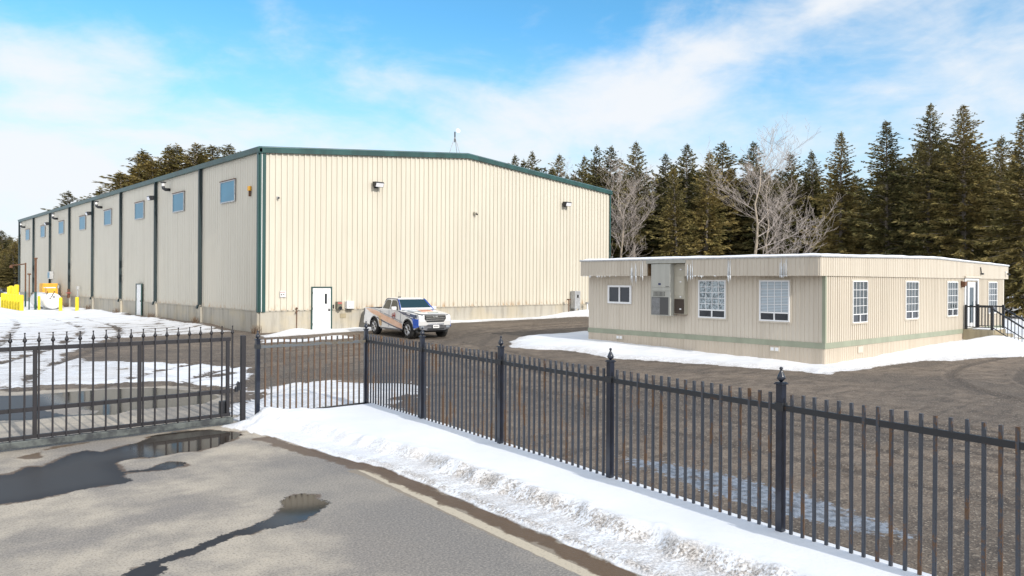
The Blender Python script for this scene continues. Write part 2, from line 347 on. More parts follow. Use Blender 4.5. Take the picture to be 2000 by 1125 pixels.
FSNOW = [(5.4,13.5),(5.89,15.22),(6.79,16.2),(7.6,17.2),(8.67,18.0),(9.71,17.9),(10.02,16.9),(10.9,16.2),(10.2,14.36),(9.31,14.3),(8.5,13.3),(8.0,12.9)]
LEFTY = [(-80,24),(1.5,22.0),(4.2,21.6),(6.9,21.2),(7.0,25),(6.3,29.5),(9.5,36),(15.6,37.6),(15.7,100),(8,130),(-80,130)]
def build_ground():
    def axis(segs):
        out = []
        for a, b, st in segs: out += list(np.arange(a, b-1e-6, st))
        return np.array(out+[segs[-1][1]])
    xs = axis([(-4000,-1200,700),(-1200,-200,200),(-200,-40,20),(-40,-6,2),(-6,-0.5,.35),(-.5,10.5,.06),(10.5,24,.15),(24,45,.3),(45,90,2.5),(90,300,15),(300,1200,150),(1200,4000,700)])
    ys = axis([(-4000,-1200,700),(-1200,-200,200),(-200,-20,20),(-20,1,1.5),(1,19,.06),(19,38,.16),(38,100,.5),(100,300,10),(300,1200,150),(1200,4000,700)])
    X, Y = np.meshgrid(xs, ys); nx, ny = len(xs), len(ys); X = X.ravel(); Y = Y.ravel()
    ex = edge_x(Y); fx = fence_x(Y); wn = X-ex
    # wobble of the tracing edges
    wb = (fbm(X*3, Y*3, 3, 5)-.5)*.25
    asph = sdpoly(X, Y, ASPH)
    # the snow bank between the road edge and the right fence, ending at the front panel
    back = fx+0.42+(fbm(Y*1.3, Y*0+3, 2, 9)-.5)*.25
    bank = np.minimum(np.minimum(wn, back-X), 13.55-Y+0*X)
    bank = np.clip(bank, -3, 3)
    fs = sdpoly(X, Y, FSNOW); sg = sdpoly(X, Y, SNOWG); sd = sdpoly(X, Y, SNOWD); of = sdpoly(X, Y, OFFS); lf = sdpoly(X, Y, LEFTY); br = sdpoly(X, Y, BROWN1)
    far = np.maximum(np.maximum(np.maximum(X-52, -200-X), Y-58), 0*X-3); far = np.clip(far, -3, 3)
    snow = np.full(X.shape, -0.42); amp = np.full(X.shape, 1.05)
    snow = snow+.15*sstep(Y, 12, 15)*sstep(Y, 36, 30)*sstep(X, 17, 12)
    near = sstep(Y, 24, 12)*sstep(X, 9, 12)+sstep(Y, 12, 8); snow = snow-0.10*np.clip(near, 0, 1)
    def put(field, a, k=1.0):
        nonlocal snow, amp
        v = field*k; mk = v > snow; amp = np.where(mk, np.minimum(amp, np.where(v > -0.3, a, amp)), amp); snow = np.maximum(snow, v)
    lfv = 0.05+0.16*fbm(X*.25, Y*.25, 3, 3)+0.16*sstep(Y, 40, 60)
    snow = np.where(lf > 0, np.maximum(snow, lfv*sstep(lf, 0, .8)-.45*(1-sstep(lf, 0, .8))), snow)
    amp = np.where(lf > 0, 1.25, amp)
    snow = np.where(br > -.4, snow*(1-sstep(br, -.5, 1.2))+(-.27)*sstep(br, -.5, 1.2), snow)
    sl_ = sdpoly(X, Y, SNOWL); put(np.minimum(sl_, .22), 1.2, .9)
    put(fs, 1.05, 0.5); put(sg, 0.5); put(sd, 0.9, 0.6); put(of, 0.6, .8); put(far, 0.5)
    put(bank, 0.10, 1.0)
    amp = np.where(bank > -.12, 0.10, amp)
    # the plain tarmac this side of the gate carries no snow
    bare = (asph > -0.02) & (Y < 13.62) & (X < ex); snow = np.where(bare, np.minimum(np.maximum(wn, -1.0), -0.01), snow); amp = np.where(bare, 0.05, amp)
    inasph = (asph > 0) & (Y >= 13.62); snow = np.where(inasph & (fs < 0.0), -0.75, snow)
    # relief
    z = 0.2*sstep((X-23)*.07+(Y-11.3)*.1, 0, 1)*sstep(X, 20, 23.5)
    n = fbm(X*1.1, Y*1.1, 4, 2); nf = fbm(X*5.5, Y*5.5, 3, 8); nff = fbm(X*14, Y*14, 2, 21)
    inb = sstep(bank, 0, .06)
    ridge = np.exp(-((wn-(.66+.18*(fbm(Y*.8, Y*0, 2, 4)-.5)))/.20)**2)*(.04+.26*fbm(X*2.6, Y*2.6, 3, 31)**1.3)
    endr = np.exp(-((Y-13.0)/.5)**2)*sstep(X, 5.2, 5.6)*sstep(X, 7.2, 5.9)*.16
    plate = .11*sstep(wn, .45, 1.1)
    wr = wn+.30*(fbm(Y*1.5, Y*0+1, 3, 14)-.5)+.07*(nf-.5)
    face = sstep(wr, .46, .72); lip = np.exp(-((wr-.70)/.10)**2)
    crumb = fbm(X*11, Y*11, 3, 51); crumb2 = fbm(X*20, Y*20, 2, 52)
    hb = .045*sstep(wn, 0, .08)+.115*face+lip*(.055*crumb**1.5+.05*nf-.025)+endr*(.3+1.0*nf)+(.014*(crumb-.5)+.010*(crumb2-.5))*sstep(wn, .95, .6)*sstep(wn, 0, .1)*1.5+.018*(n-.5)*sstep(wn, .4, .9)-.03*sstep(wn, 1.0, 2.2)*0
    hb = hb*(1-sstep(X-fx, .05, .45)*.85)
    hb = hb*(1-.45*sstep(Y, 13.2, 13.55))
    z = z+hb*inb
    oth = np.clip(np.maximum(np.maximum(sg, of), np.maximum(fs*.6, -1)), 0, 1)
    z = z+(1-inb)*(.07*sstep(oth, 0, .5)*(.4+1.2*n)+.02*(nf-.5)*sstep(oth, 0, .2))
    z = z+.30*np.exp(-(((X-34.6)/1.9)**2+((Y-9.95)/.75)**2))+.12*np.exp(-(((X-31.5)/2.6)**2+((Y-10.6)/.7)**2))
    z = z+.42*np.exp(-(((X-37.8)/2.4)**2+((Y-35.2)/1.4)**2))+.10*np.exp(-(((X-17.3)/.6)**2+((Y-35.5)/.5)**2))
    # drift of snow against the long wall
    z = z+.16*sstep(X, 13.6, 15.5)*sstep(X, 16.2, 15.7)*sstep(Y, 39, 43)*sstep(Y, 105, 99)*(.6+.8*fbm(Y*.6, X*0, 2, 7))
    gr = (1-inb)*((asph < 0)*1.0)*.022*(fbm(X*2.2, Y*2.2, 3, 40)-.5); z = z+gr*sstep(np.hypot(X-5, Y-8), 60, 30)
    z = z*sstep(np.maximum(np.abs(X), np.abs(Y)), 260, 200)
    wat = np.full(X.shape, -3.0)
    for P in (PUD1, PUD2, WAT): wat = np.maximum(wat, sdpoly(X, Y, P))
    wat = np.where(sdpoly(X, Y, ISL1) > 0, -sdpoly(X, Y, ISL1), wat)
    stain = np.maximum(sdpoly(X, Y, PUD3), np.maximum(sdpoly(X, Y, PUD1)+.04, sdpoly(X, Y, PUD2)+.0))
    # melt water lying in the gutter along the bank, and damp silt beside it
    gut = np.minimum(wn+.25+.10*(fbm(Y*1.7, Y*0, 3, 12)-.5), -wn+.02); gut = np.where((Y < 12.2), gut, -1)
    stain = np.maximum(stain, gut)
    silt = np.minimum(wn+.42, -wn); silt = np.where(Y < 9.3, silt, -1)
    ice = sdpoly(X, Y, ICE)
    rut = np.full(X.shape, -1.0)
    TR = [[(3.4,15),(5,19),(9,23.5),(16,26.5),(30,29.5),(60,31)],[(4.6,15),(7,19),(12,22),(20,24),(26,28),(33,30)],[(15.5,-6),(14.5,4),(15,12),(17.5,20),(19.5,27)],[(2.4,15),(3.2,24),(7.5,34),(11,48),(11.5,75)],[(3.6,15),(2,26),(5,40),(8,60),(9,100)],[(11,-6),(11.5,6),(13.5,14),(20,25.5),(32,31)],[(19,-10),(19,2),(25,7.5),(38,6),(60,-4)],[(5,15),(9,18.5),(13,14),(14,4),(13,-8)]]
    for T in TR:
        # each pair of wheels follows a smoothed line
        P = []; T = [Vector((*q, 0)) for q in T]
        for k in range(len(T)-1):
            a = T[max(k-1, 0)]; b = T[k]; c_ = T[k+1]; d_ = T[min(k+2, len(T)-1)]
            for j in range(8):
                t = j/8; P.append(.5*((2*b)+(c_-a)*t+(2*a-5*b+4*c_-d_)*t*t+(3*b-a-3*c_+d_)*t*t*t))
        for sd_ in (-.82, .82):
            Q = [p+Vector((-(q-p).y, (q-p).x, 0)).normalized()*sd_ for p, q in zip(P[:-1], P[1:])]
            for p, q in zip(Q[:-1], Q[1:]):
                mk = (X > min(p.x, q.x)-.7) & (X < max(p.x, q.x)+.7) & (Y > min(p.y, q.y)-.7) & (Y < max(p.y, q.y)+.7)
                if not mk.any(): continue
                e = q-p; tt = np.clip(((X[mk]-p.x)*e.x+(Y[mk]-p.y)*e.y)/(e.length_squared+1e-9), 0, 1)
                rut[mk] = np.maximum(rut[mk], .15-np.hypot(X[mk]-p.x-tt*e.x, Y[mk]-p.y-tt*e.y))
    rm = sstep(rut, -.10, .05)*(1-inb)*(asph < 0)*(1-sstep(of, -.3, .1)); z = z-.025*rm+.02*sstep(rut, -.22, -.10)*(1-rm)*(1-inb)*(asph < 0)
    snow = snow-.16*rm*(fs < 0)
    tl = np.clip((Y-4.54)/(9.25-4.54), -.6, 1); lx = 5.02+(5.47-5.02)*tl
    line = np.where(Y < 9.28, .068-np.abs(X-lx), -.3)
    dirt = inb*(sstep(wn, .78, .62)*(.30+.70*sstep(Y, 11.0, 8.0)))*(.55+.45*np.maximum(np.exp(-((wr-.58)/.12)**2), sstep(wn, .22, .05)))
    dirt = np.maximum(dirt, .55*(lf > 0)*sstep(Y, 60, 30)*(1-inb))
    dirt = np.maximum(dirt, (1-inb)*.55*sstep(of, 1.2, 0)*(of > -.5)); dirt = np.maximum(dirt, (1-inb)*.6*sstep(sg, 1.0, 0)*(sg > -.5)); dirt = np.maximum(dirt, .45*(1-inb)*(fs > -.6))
    me = bpy.data.meshes.new('ground')
    co = np.stack([X, Y, z], 1).astype(np.float32)
    me.vertices.add(len(co)); me.vertices.foreach_set('co', co.ravel())
    i = np.arange((ny-1)*(nx-1)); a = (i//(nx-1))*nx+i % (nx-1)
    q = np.stack([a, a+1, a+nx+1, a+nx], 1).astype(np.int32)
    me.loops.add(q.size); me.loops.foreach_set('vertex_index', q.ravel())
    me.polygons.add(len(q)); me.polygons.foreach_set('loop_start', np.arange(0, q.size, 4, dtype=np.int32)); me.polygons.foreach_set('use_smooth', np.ones(len(q), bool))
    me.update(calc_edges=True)
    for nm, v in dict(asph=asph, snow=snow, amp=amp, wat=wat, stain=stain, ice=ice, line=line, dirt=dirt, silt=silt, rut=rut).items():
        at = me.attributes.new(nm, 'FLOAT', 'POINT'); at.data.foreach_set('value', np.asarray(v, np.float32))
    o = bpy.data.objects.new('ground', me); COL.objects.link(o); o['kind'] = 'structure'
    def H(x, y):
        ix = min(max(int(np.searchsorted(xs, x)), 1), nx-1); iy = min(max(int(np.searchsorted(ys, y)), 1), ny-1)
        return float(z[iy*nx+ix])
    # material
    m = bpy.data.materials.new('ground_surface'); m.use_nodes = True; me.materials.append(m); N = NT(m.node_tree); p = N.n['Principled BSDF']
    co = N.new('ShaderNodeNewGeometry').outputs['Position']
    nA = N.noise(co, 0.55, 5, .6); nB = N.noise(co, 2.3, 5, .6); nC = N.noise(co, 9.0, 4, .65); nD = N.noise(co, 42, 3, .75); nE = N.noise(co, 26, 4, .6)
    c0 = lambda n: N.math('SUBTRACT', n, .5)
    # tarmac
    t = N.mix(N.ramp(nA, .40, .60), (0.22, 0.20, 0.18), (0.48, 0.42, 0.335))
    t = N.mix(N.ramp(nB, .42, .66, 0, .45), t, (0.21, 0.19, 0.165))
    # wheel polished darker lane beside the painted line
    sx = N.new('ShaderNodeSeparateXYZ'); N.l.new(co, sx.inputs[0])
    lane = N.ramp(N.math('ADD', sx.outputs[0], N.math('MULTIPLY', c0(nA), 1.6)), 3.4, 4.6)
    lane = N.math('MULTIPLY', lane, N.ramp(sx.outputs[1], 11.5, 9.3))
    t = N.mix(N.math('MULTIPLY', lane, .66), t, (0.165, 0.160, 0.155))
    t = N.mix(N.ramp(nE, .30, .75, 0, .32), t, (0.33, 0.30, 0.26))
    t = N.mix(N.ramp(nD, .52, .60, 0, .42), t, (0.42, 0.38, 0.33))
    t = N.mix(N.ramp(nD, .48, .40, 0, .45), t, (0.10, 0.095, 0.09))
    # gravel
    g = N.mix(N.ramp(nB, .35, .65), (0.125, 0.096, 0.072), (0.235, 0.185, 0.14))
    trk = N.noise(N.scale(co, (.55, 2.6, 1)), 1.5, 5, .6)
    g = N.mix(N.ramp(trk, .50, .66, 0, .75), g, (0.055, 0.043, 0.034))
    g = N.mix(N.ramp(nA, .5, .68, 0, .45), g, (0.27, 0.21, 0.155))
    rt2 = N.ramp(N.math('ADD', N.attr('rut'), N.math('MULTIPLY', c0(nC), .25)), -.06, .08)
    g = N.mix(N.math('MULTIPLY', rt2, N.ramp(nB, .35, .60, .25, .85)), g, (0.050, 0.038, 0.030))
    big = N.noise(co, .16, 5, .62); g = N.mix(N.ramp(big, .44, .58, 0, .62), g, (0.075, 0.062, 0.052))
    vo = N.new('ShaderNodeTexVoronoi'); N.put(vo.inputs['Vector'], co); vo.inputs['Scale'].default_value = 46
    st = N.new('ShaderNodeSeparateColor'); N.l.new(vo.outputs['Color'], st.inputs[0])
    g = N.mix(N.ramp(st.outputs[0], .80, .95, 0, .75), g, (0.34, 0.29, 0.23)); g = N.mix(N.ramp(st.outputs[1], .65, .95, 0, .6), g, (0.045, 0.037, 0.032))
    g = N.mix(N.ramp(nD, .3, .7, 0, .4), g, (0.07, 0.055, 0.042))
    ma = N.ramp(N.math('ADD', N.attr('asph'), N.math('MULTIPLY', c0(nB), .8)), -.05, .12)
    c = N.mix(ma, g, t)
    # silt beside the gutter, painted line
    ms = N.ramp(N.math('ADD', N.attr('silt'), N.math('MULTIPLY', c0(nC), .14)), -.01, .02, 0, .85)
    c = N.mix(ms, c, N.mix(nE, (0.20, 0.165, 0.125), (0.31, 0.265, 0.205)))
    ml = N.ramp(N.math('ADD', N.attr('line'), N.math('MULTIPLY', c0(nC), .045)), -.006, .006)
    ml = N.math('MULTIPLY', ml, N.ramp(nE, .30, .48, .55, .95))
    c = N.mix(ml, c, (0.50, 0.44, 0.34))
    # wet
    mw = N.ramp(N.math('ADD', N.attr('wat'), N.math('ADD', N.math('MULTIPLY', c0(nC), .16), N.math('MULTIPLY', c0(nE), .13))), -.012, .012)
    mst = N.ramp(N.math('ADD', N.attr('stain'), N.math('ADD', N.math('MULTIPLY', c0(nC), .12), N.math('MULTIPLY', c0(nB), .35))), -.02, .03)
    c = N.mix(N.math('MULTIPLY', mst, .85), c, N.mix(nB, (0.085, 0.052, 0.028), (0.14, 0.088, 0.048)))
    deep = N.ramp(N.attr('wat'), .02, .35)
    c = N.mix(mw, c, N.mix(deep, (0.036, 0.028, 0.022), (0.050, 0.042, 0.035)))
    # ice
    mi = N.math('MULTIPLY', N.ramp(N.math('ADD', N.attr('ice'), N.math('MULTIPLY', c0(nC), .7)), 0, .10), N.ramp(nB, .34, .46))
    c = N.mix(mi, c, N.mix(N.ramp(nC, .4, .6), (0.12, 0.13, 0.15), (0.26, 0.29, 0.34)))
    # snow
    sv = N.math('ADD', N.attr('snow'), N.math('MULTIPLY', N.attr('amp'), N.math('ADD', N.math('MULTIPLY', c0(N.noise(N.scale(co,(.8,1.25,1)), 0.85, 7, .66)), 1.15), N.math('MULTIPLY', c0(nC), .30))))
    mn = N.ramp(sv, 0, .035)
    ds = N.noise(N.scale(co, (1, 2.0, 1)), 2.0, 6, .7)
    dr_ = N.math('MULTIPLY', N.attr('dirt'), N.ramp(N.math('ADD', ds, N.math('MULTIPLY', c0(nE), .9)), .36, .56))
    sc = N.mix(N.ramp(nA, .3, .7), (0.72, 0.75, 0.80), (0.80, 0.815, 0.84))
    sc = N.mix(N.math('MULTIPLY', dr_, .92), sc, N.mix(N.ramp(nD, .38, .60), (0.14, 0.115, 0.09), (0.58, 0.54, 0.50)))
    thin = N.ramp(sv, .28, 0, 0, .40)
    thin = N.math('MULTIPLY', thin, N.ramp(N.attr('amp'), .3, .9))
    sc = N.mix(thin, sc, (0.42, 0.40, 0.39))
    c = N.mix(mn, c, sc)
    N.put(p.inputs['Base Color'], c)
    ro = N.math('MULTIPLY_ADD', mst, -.45, .88); wr = N.math('MULTIPLY_ADD', N.ramp(N.math('ADD', sx.outputs[0], c0(nA)), 3.9, 3.1), .36, .05)
    f1 = N.new('ShaderNodeMix'); N.put(f1.inputs[0], mw); N.put(f1.inputs[2], ro); N.put(f1.inputs[3], wr)
    f2 = N.new('ShaderNodeMix'); N.put(f2.inputs[0], mi); N.put(f2.inputs[2], f1.outputs[0]); f2.inputs[3].default_value = .3
    f3 = N.new('ShaderNodeMix'); N.put(f3.inputs[0], mn); N.put(f3.inputs[2], f2.outputs[0]); f3.inputs[3].default_value = .72
    N.put(p.inputs['Roughness'], f3.outputs[0]); N.put(p.inputs['Specular IOR Level'], N.math('MULTIPLY_ADD', N.math('MAXIMUM', mw, mst), -.32, .45))
    hgt = N.math('ADD', N.math('MULTIPLY', nD, .35), N.math('ADD', N.math('MULTIPLY', vo.outputs[0], .5), N.math('MULTIPLY', nC, .8)))
    hsn = N.math('ADD', N.math('MULTIPLY', nE, .9), N.math('MULTIPLY', nC, 1.6)); hs = N.new('ShaderNodeMix'); N.put(hs.inputs[0], mn); N.put(hs.inputs[2], hgt); N.put(hs.inputs[3], hsn)
    bp = N.new('ShaderNodeBump'); bp.inputs['Distance'].default_value = .018
    rough_s = N.math('MULTIPLY_ADD', N.attr('dirt'), .75, .14)
    st_ = N.new('ShaderNodeMix'); N.put(st_.inputs[0], mn); N.put(st_.inputs[2], N.math('MULTIPLY_ADD', ma, -.42, .62)); N.put(st_.inputs[3], rough_s)
    stw = N.math('MULTIPLY', st_.outputs[0], N.math('SUBTRACT', 1.0, N.math('MULTIPLY', mw, .985)))
    N.put(bp.inputs['Strength'], stw); N.put(bp.inputs['Height'], hs.outputs[0]); N.l.new(bp.outputs[0], p.inputs['Normal'])
    return H
H = build_ground()

# ---------------------------------------------------------------- warehouse
X0, Y0, WW, WL, HE, HC = 15.57, 35.863, 25.43, 63.2, 8.93, 1.04
XM = X0+WW/2; HR = 10.06
def roof_z(x): return HE+(HR-HE)*(1-abs(x-XM)/(WW/2))
ware = thing('warehouse', (X0, Y0, 0), 'long cream steel warehouse with dark green trim and a gable end', 'warehouse')
def ribs(mb, face, a0, a1, plane, z0, ztop, sp, wid, dep, step=None):
    """ribbed sheet: face 'x' = wall facing -x (runs along y), 'y' = wall facing -y (runs along x)"""
    P = [(a0, 0)]; a = a0+sp*.5
    while a < a1-wid:
        P += [(a-wid/2, 0), (a-wid*.42, dep), (a+wid*.30, dep), (a+wid/2, 0)]; a += sp
    P.append((a1, 0)); n = len(P); vs = []
    for z in (0, 1):
        for t, d in P:
            zz = z0 if z == 0 else (ztop(t) if callable(ztop) else ztop)
            vs.append((t, plane-d, zz) if face == 'y' else (plane-d, t, zz))
    mb.add(vs, [(i, i+1, n+i+1, n+i) for i in range(n-1)])
g = MB(); ribs(g, 'y', X0, X0+WW, Y0, HC, roof_z, 0.3048, 0.11, 0.055); 
g.add([(X0,Y0+.05,HC),(X0+WW,Y0+.05,HC),(X0+WW,Y0+.05,HE),(XM,Y0+.05,HR),(X0,Y0+.05,HE)], [(0,1,2,3,4)])
gw = g.build('gable_wall', M_ware, ware)
g = MB(); ribs(g, 'x', Y0, Y0+WL, X0, HC, HE, 0.3048, 0.10, 0.012); g.build('side_wall', M_ware, ware)
g = MB(); g.box(X0+WW-.03, Y0+.06, HC, X0+WW, Y0+WL, HE); g.add([(X0,Y0+WL,HC),(X0+WW,Y0+WL,HC),(X0+WW,Y0+WL,HE),(XM,Y0+WL,HR),(X0,Y0+WL,HE)], [(0,1,2,3,4)]); g.build('rear_wall', M_ware, ware)
g = MB(); g.box(X0-.03, Y0-.03, -1, X0+WW+.03, Y0+WL, HC-.02)
for k in range(9):
    if k in (0, 8): continue
    y = Y0+WL/8*k; g.box(X0-.16, y-.22, -1, X0-.031, y+.22, HC-.004)
g.box(X0-.16, Y0+.05, -1, X0-.031, Y0+.35, HC-.004)
g.build('concrete_base', M_conc, ware, bevel=.01)
g = MB(); g.box(X0-.05, Y0-.055, HC-.018, X0+WW, Y0-.031, HC+.035); g.box(X0-.05, Y0, HC-.018, X0-.031, Y0+WL, HC+.035); g.build('base_flashing', M_conc, ware)
g = MB(); t = .06
for s in (-1, 1):
    xe = X0-.12 if s < 0 else X0+WW+.12
    g.add([(xe,Y0-.1,HE+.02),(XM,Y0-.1,HR+.03),(XM,Y0+WL+.1,HR+.03),(xe,Y0+WL+.1,HE+.02),(xe,Y0-.1,HE+.02+t),(XM,Y0-.1,HR+.03+t),(XM,Y0+WL+.1,HR+.03+t),(xe,Y0+WL+.1,HE+.02+t)],
          [(0,1,2,3),(4,7,6,5),(0,4,5,1),(3,2,6,7),(0,3,7,4),(1,5,6,2)])
g.build('roof', M_roofm, ware)
for s in (-1, 1):   # rake trim in two profiles: face and cap
    a, b = ((X0-.16, XM) if s < 0 else (XM, X0+WW+.16)); g = MB()
    g.add([(a,Y0-.17,roof_z(a)-.20),(b,Y0-.17,roof_z(b)-.20),(b,Y0-.17,roof_z(b)+.02),(a,Y0-.17,roof_z(a)+.02),(a,Y0-.04,roof_z(a)-.20),(b,Y0-.04,roof_z(b)-.20),(b,Y0-.04,roof_z(b)+.13),(a,Y0-.04,roof_z(a)+.13)],
          [(0,1,2,3),(4,7,6,5),(0,4,5,1),(3,2,6,7),(0,3,7,4),(1,5,6,2)])
    g.build('rake_trim', M_green, ware)
g = MB(); g.extr([(X0-.03,HE+.10),(X0-.26,HE+.07),(X0-.24,HE-.02),(X0-.19,HE-.17),(X0-.03,HE-.17)], 1, Y0-.17, Y0+WL+.1); g.build('gutter', M_green, ware)
g = MB(); g.box(X0-.16, Y0-.02, HC-.03, X0-.045, Y0+.16, HE-.17); g.box(X0-.10, Y0-.10, HC-.03, X0-.02, Y0-.025, HE-.16); g.box(X0+.03, Y0-.10, HC-.03, X0+.20, Y0-.042, HE-.16); g.build('corner_trim', M_green, ware)
g = MB(); g.box(X0-.019, Y0-.07, HC, X0+.029, Y0-.04, HE-.2); g.build('corner_joint', M_white, ware)
g = MB(); g.box(X0+WW-.03, Y0-.10, HC, X0+WW+.07, Y0-.042, HE-.16); g.build('corner_trim', M_green, ware)
for k in range(1, 9):
    y = Y0+WL/8*k-(.05 if k == 8 else 0); g = MB()
    g.box(X0-.20, y-.085, HC+.12, X0-.045, y+.085, HE-.16)
    g.extr([(y-.11,HC+.12),(y+.11,HC+.12),(y+.30,HC-.08),(y+.10,HC-.08)], 0, X0-.24, X0-.20)
    g.extr([(y-.11,HC+.12),(y+.11,HC+.12),(y+.34,HC-.10),(y+.16,HC-.10)], 0, X0-.199, X0-.17)
    g.build('downspout', M_spout, ware)
# high windows of the long wall
for yc in (39.92, 47.54, 55.30, 63.2, 70.95, 78.75, 86.8, 94.6):
    f = MB(); a, b, z0, z1 = yc-.98, yc+.98, 6.62, 7.76; x1 = X0-.031; x0 = X0-.09
    f.box(x0,a,z0,x1,a+.06,z1); f.box(x0,b-.06,z0,x1,b,z1); f.box(x0,a+.06,z0,x1,b-.06,z0+.06); f.box(x0,a+.06,z1-.06,x1,b-.06,z1)
    fo = f.build('window', M_galv, ware)
    gl = MB(); gl.box(X0-.066, a+.06, z0+.06, X0-.045, b-.06, z1-.06); gl.build('pane', M_glass_sky, fo)
    dr_ = MB(); dr_.box(X0-.12, a-.05, z1, x1, b+.05, z1+.035); dr_.build('drip_cap', M_brown, fo)
# person door in the gable
def simple_door(name, axis, a0, a1, plane, z0, z1, handle_side, vision=False):
    d = MB(); T = lambda u0,u1,w0,w1,d0,d1,mb: (mb.box(u0,plane-d1,w0,u1,plane-d0,w1) if axis == 'y' else mb.box(plane-d1,u0,w0,plane-d0,u1,w1))
    fr = MB(); T(a0-.06,a0,z0,z1+.06,.04,.13,fr); T(a1,a1+.06,z0,z1+.06,.04,.13,fr); T(a0,a1,z1,z1+.06,.04,.13,fr)
    T(a0,a1,z0,z1,.045,.09,d); do = d.build(name, M_white, ware, bevel=.004); fr.build('door_frame', M_green, do)
    h = MB(); s = a1-.10 if handle_side > 0 else a0+.10
    T(s-.05,s+.05,z0+.98,z0+1.06,.091,.14,h); T(s-.02,s+.02,z0+.96,z0+1.12,.091,.10,h); h.build('handle', M_black, do)
    for zz in (z0+.25, z0+1.05, z0+1.85):
        hg = MB(); T((a0 if handle_side > 0 else a1-.03), (a0+.03 if handle_side > 0 else a1), zz, zz+.12, .091, .105, hg); hg.build('hinge', M_brown, do)
    if vision: v = MB(); T(a1-.34,a1-.22,z0+1.34,z0+1.86,.091,.098,v); v.build('vision_panel', M_glass_dark, do); v2 = MB(); T(a1-.18,a1-.06,z0+1.52,z0+1.64,.091,.094,v2); v2.build('notice', pmat('faded_red_notice',(.75,.55,.52),.6), do)
    return do
simple_door('door', 'y', 18.25, 19.28, Y0, .03, 2.19, 1, True)
simple_door('door', 'x', 54.5, 55.6, X0-.04, .10, 2.22, -1)

def floodlight(loc, axis, ang, label, group='wall floodlights of the warehouse'):
    t = thing('floodlight', loc, label, 'floodlight', group); x, y, z = loc
    b = MB()
    if axis == 'y': b.box(x-.10,y-.10,z-.16,x+.10,y-.04,z+.06); b.tube([(x,y-.1,z-.02),(x,y-.22,z+.02)], .03)
    else: b.box(x-.10,y-.10,z-.16,x-.04,y+.10,z+.06); b.tube([(x-.1,y,z-.02),(x-.22,y,z+.02)], .03)
    b.build('bracket', M_dark, t)
    h = MB(); l = MB()
    # head: wedge tilted towards the ground, lens on its lower front face
    W2 = .26; prof = [(.12,.17),(.44,.15),(.50,.09),(.40,-.14),(.16,-.10)]
    if axis == 'y':
        h.extr([(y-a, z+b_) for a, b_ in prof], 0, x-W2, x+W2)
        l.add([(x-W2+.03,y-.498,z+.075),(x+W2-.03,y-.498,z+.075),(x+W2-.03,y-.416,z-.12),(x-W2+.03,y-.416,z-.12)], [(0,1,2,3)]); 
        l.v = [(a, b_-.006, c-.002) for a, b_, c in l.v]
    else:
        h.extr([(x-a, z+b_) for a, b_ in prof], 1, y-W2, y+W2)
        l.add([(x-.506,y-W2+.03,z+.073),(x-.506,y+W2-.03,z+.073),(x-.424,y+W2-.03,z-.122),(x-.424,y-W2+.03,z-.122)], [(0,1,2,3)])
    h.build('lamp_head', M_black, t, bevel=.015); l.build('lens', M_lens, t); return t
floodlight((21.95, Y0, 7.72), 'y', 0, 'floodlight high on the sunlit gable, left of its middle')
floodlight((36.45, Y0, 7.70), 'y', 0, 'floodlight on the gable near its right end')
for yy, lb in ((52.0, 'floodlight beside the second downspout of the shaded long wall'), (67.9, 'floodlight beside the fourth downspout of the shaded long wall'), (83.6, 'farthest floodlight along the shaded long wall')):
    floodlight((X0, yy, 7.75), 'x', 0, lb)
for yy, lb in ((49.2,'dark elbow vent above the second high window from the corner'),(65.0,'dark elbow vent above the fourth high window'),(80.4,'small dark elbow vent above the sixth high window'),(96.2,'elbow vent nearest the far end of the long wall')):
    t = thing('vent_pipe', (X0, yy, 8.1), lb, 'vent pipe', 'vent pipes on the long wall')
    b = MB(); b.tube([(X0-.03,yy,8.08),(X0-.30,yy,8.08),(X0-.40,yy,8.14),(X0-.42,yy,8.26)], .10, 10); b.build('elbow', M_black, t, smooth=True)
    b = MB(); b.tube([(X0-.42,yy,8.26),(X0-.42,yy,8.46)], .085, 10); b.build('pipe', M_white, t, smooth=True)
    b = MB(); b.lathe((X0-.42,yy,8.46), [(.09,0),(.19,.03),(.19,.06),(.05,.09)], 10); b.build('rain_cap', M_black, t)
t = thing('alarm_horn', (X0, 37.05, 7.0), 'rusty orange alarm horn near the corner of the long wall', 'alarm')
b = MB(); b.box(X0-.16,36.95,7.0,X0-.035,37.15,7.22); b.build('box', M_orange, t); b = MB(); b.box(X0-.12,37.0,6.72,X0-.035,37.1,6.999); b.build('bracket', M_brown, t)
def wall_item(name, x, z, w_, h_, d_, mat, label, cat, extra=None):
    t = thing(name, (x, Y0, z), label, cat); b = MB(); b.box(x-w_/2, Y0-.045-d_, z-h_/2, x+w_/2, Y0-.042, z+h_/2); b.build('body', mat, t, bevel=min(.012, d_*.3))
    if extra: extra(t)
    return t
M_red = pmat('faded_red_print', (.45,.12,.10), .6); M_ink = pmat('black_ink', (.015,.015,.015), .6)
def sg_extra(t):
    x, z, y = 16.68, 1.88, Y0-.0755
    b = MB(); 
    b.box(x-.13, y-.004, z+.085, x+.13, y, z+.125)
    b.build('header_print', M_red, t)
    b = MB(); b.extr([(x-.02,z-.03),(x+.04,z+.02),(x+.10,z+.02),(x+.03,z-.06)], 1, y-.004, y); b.box(x-.10,y-.004,z-.06,x-.05,y,z+.02); b.box(x-.135,y-.004,z-.15,x+.135,y,z-.135); b.box(x-.15,y-.004,z-.15,x-.137,y,z+.14)
    b.build('arrow_print', M_ink, t)
wall_item('wall_sign', 16.68, 1.88, .32, .32, .03, M_white, 'small white sign with black arrow marks left of the gable door', 'sign', sg_extra)
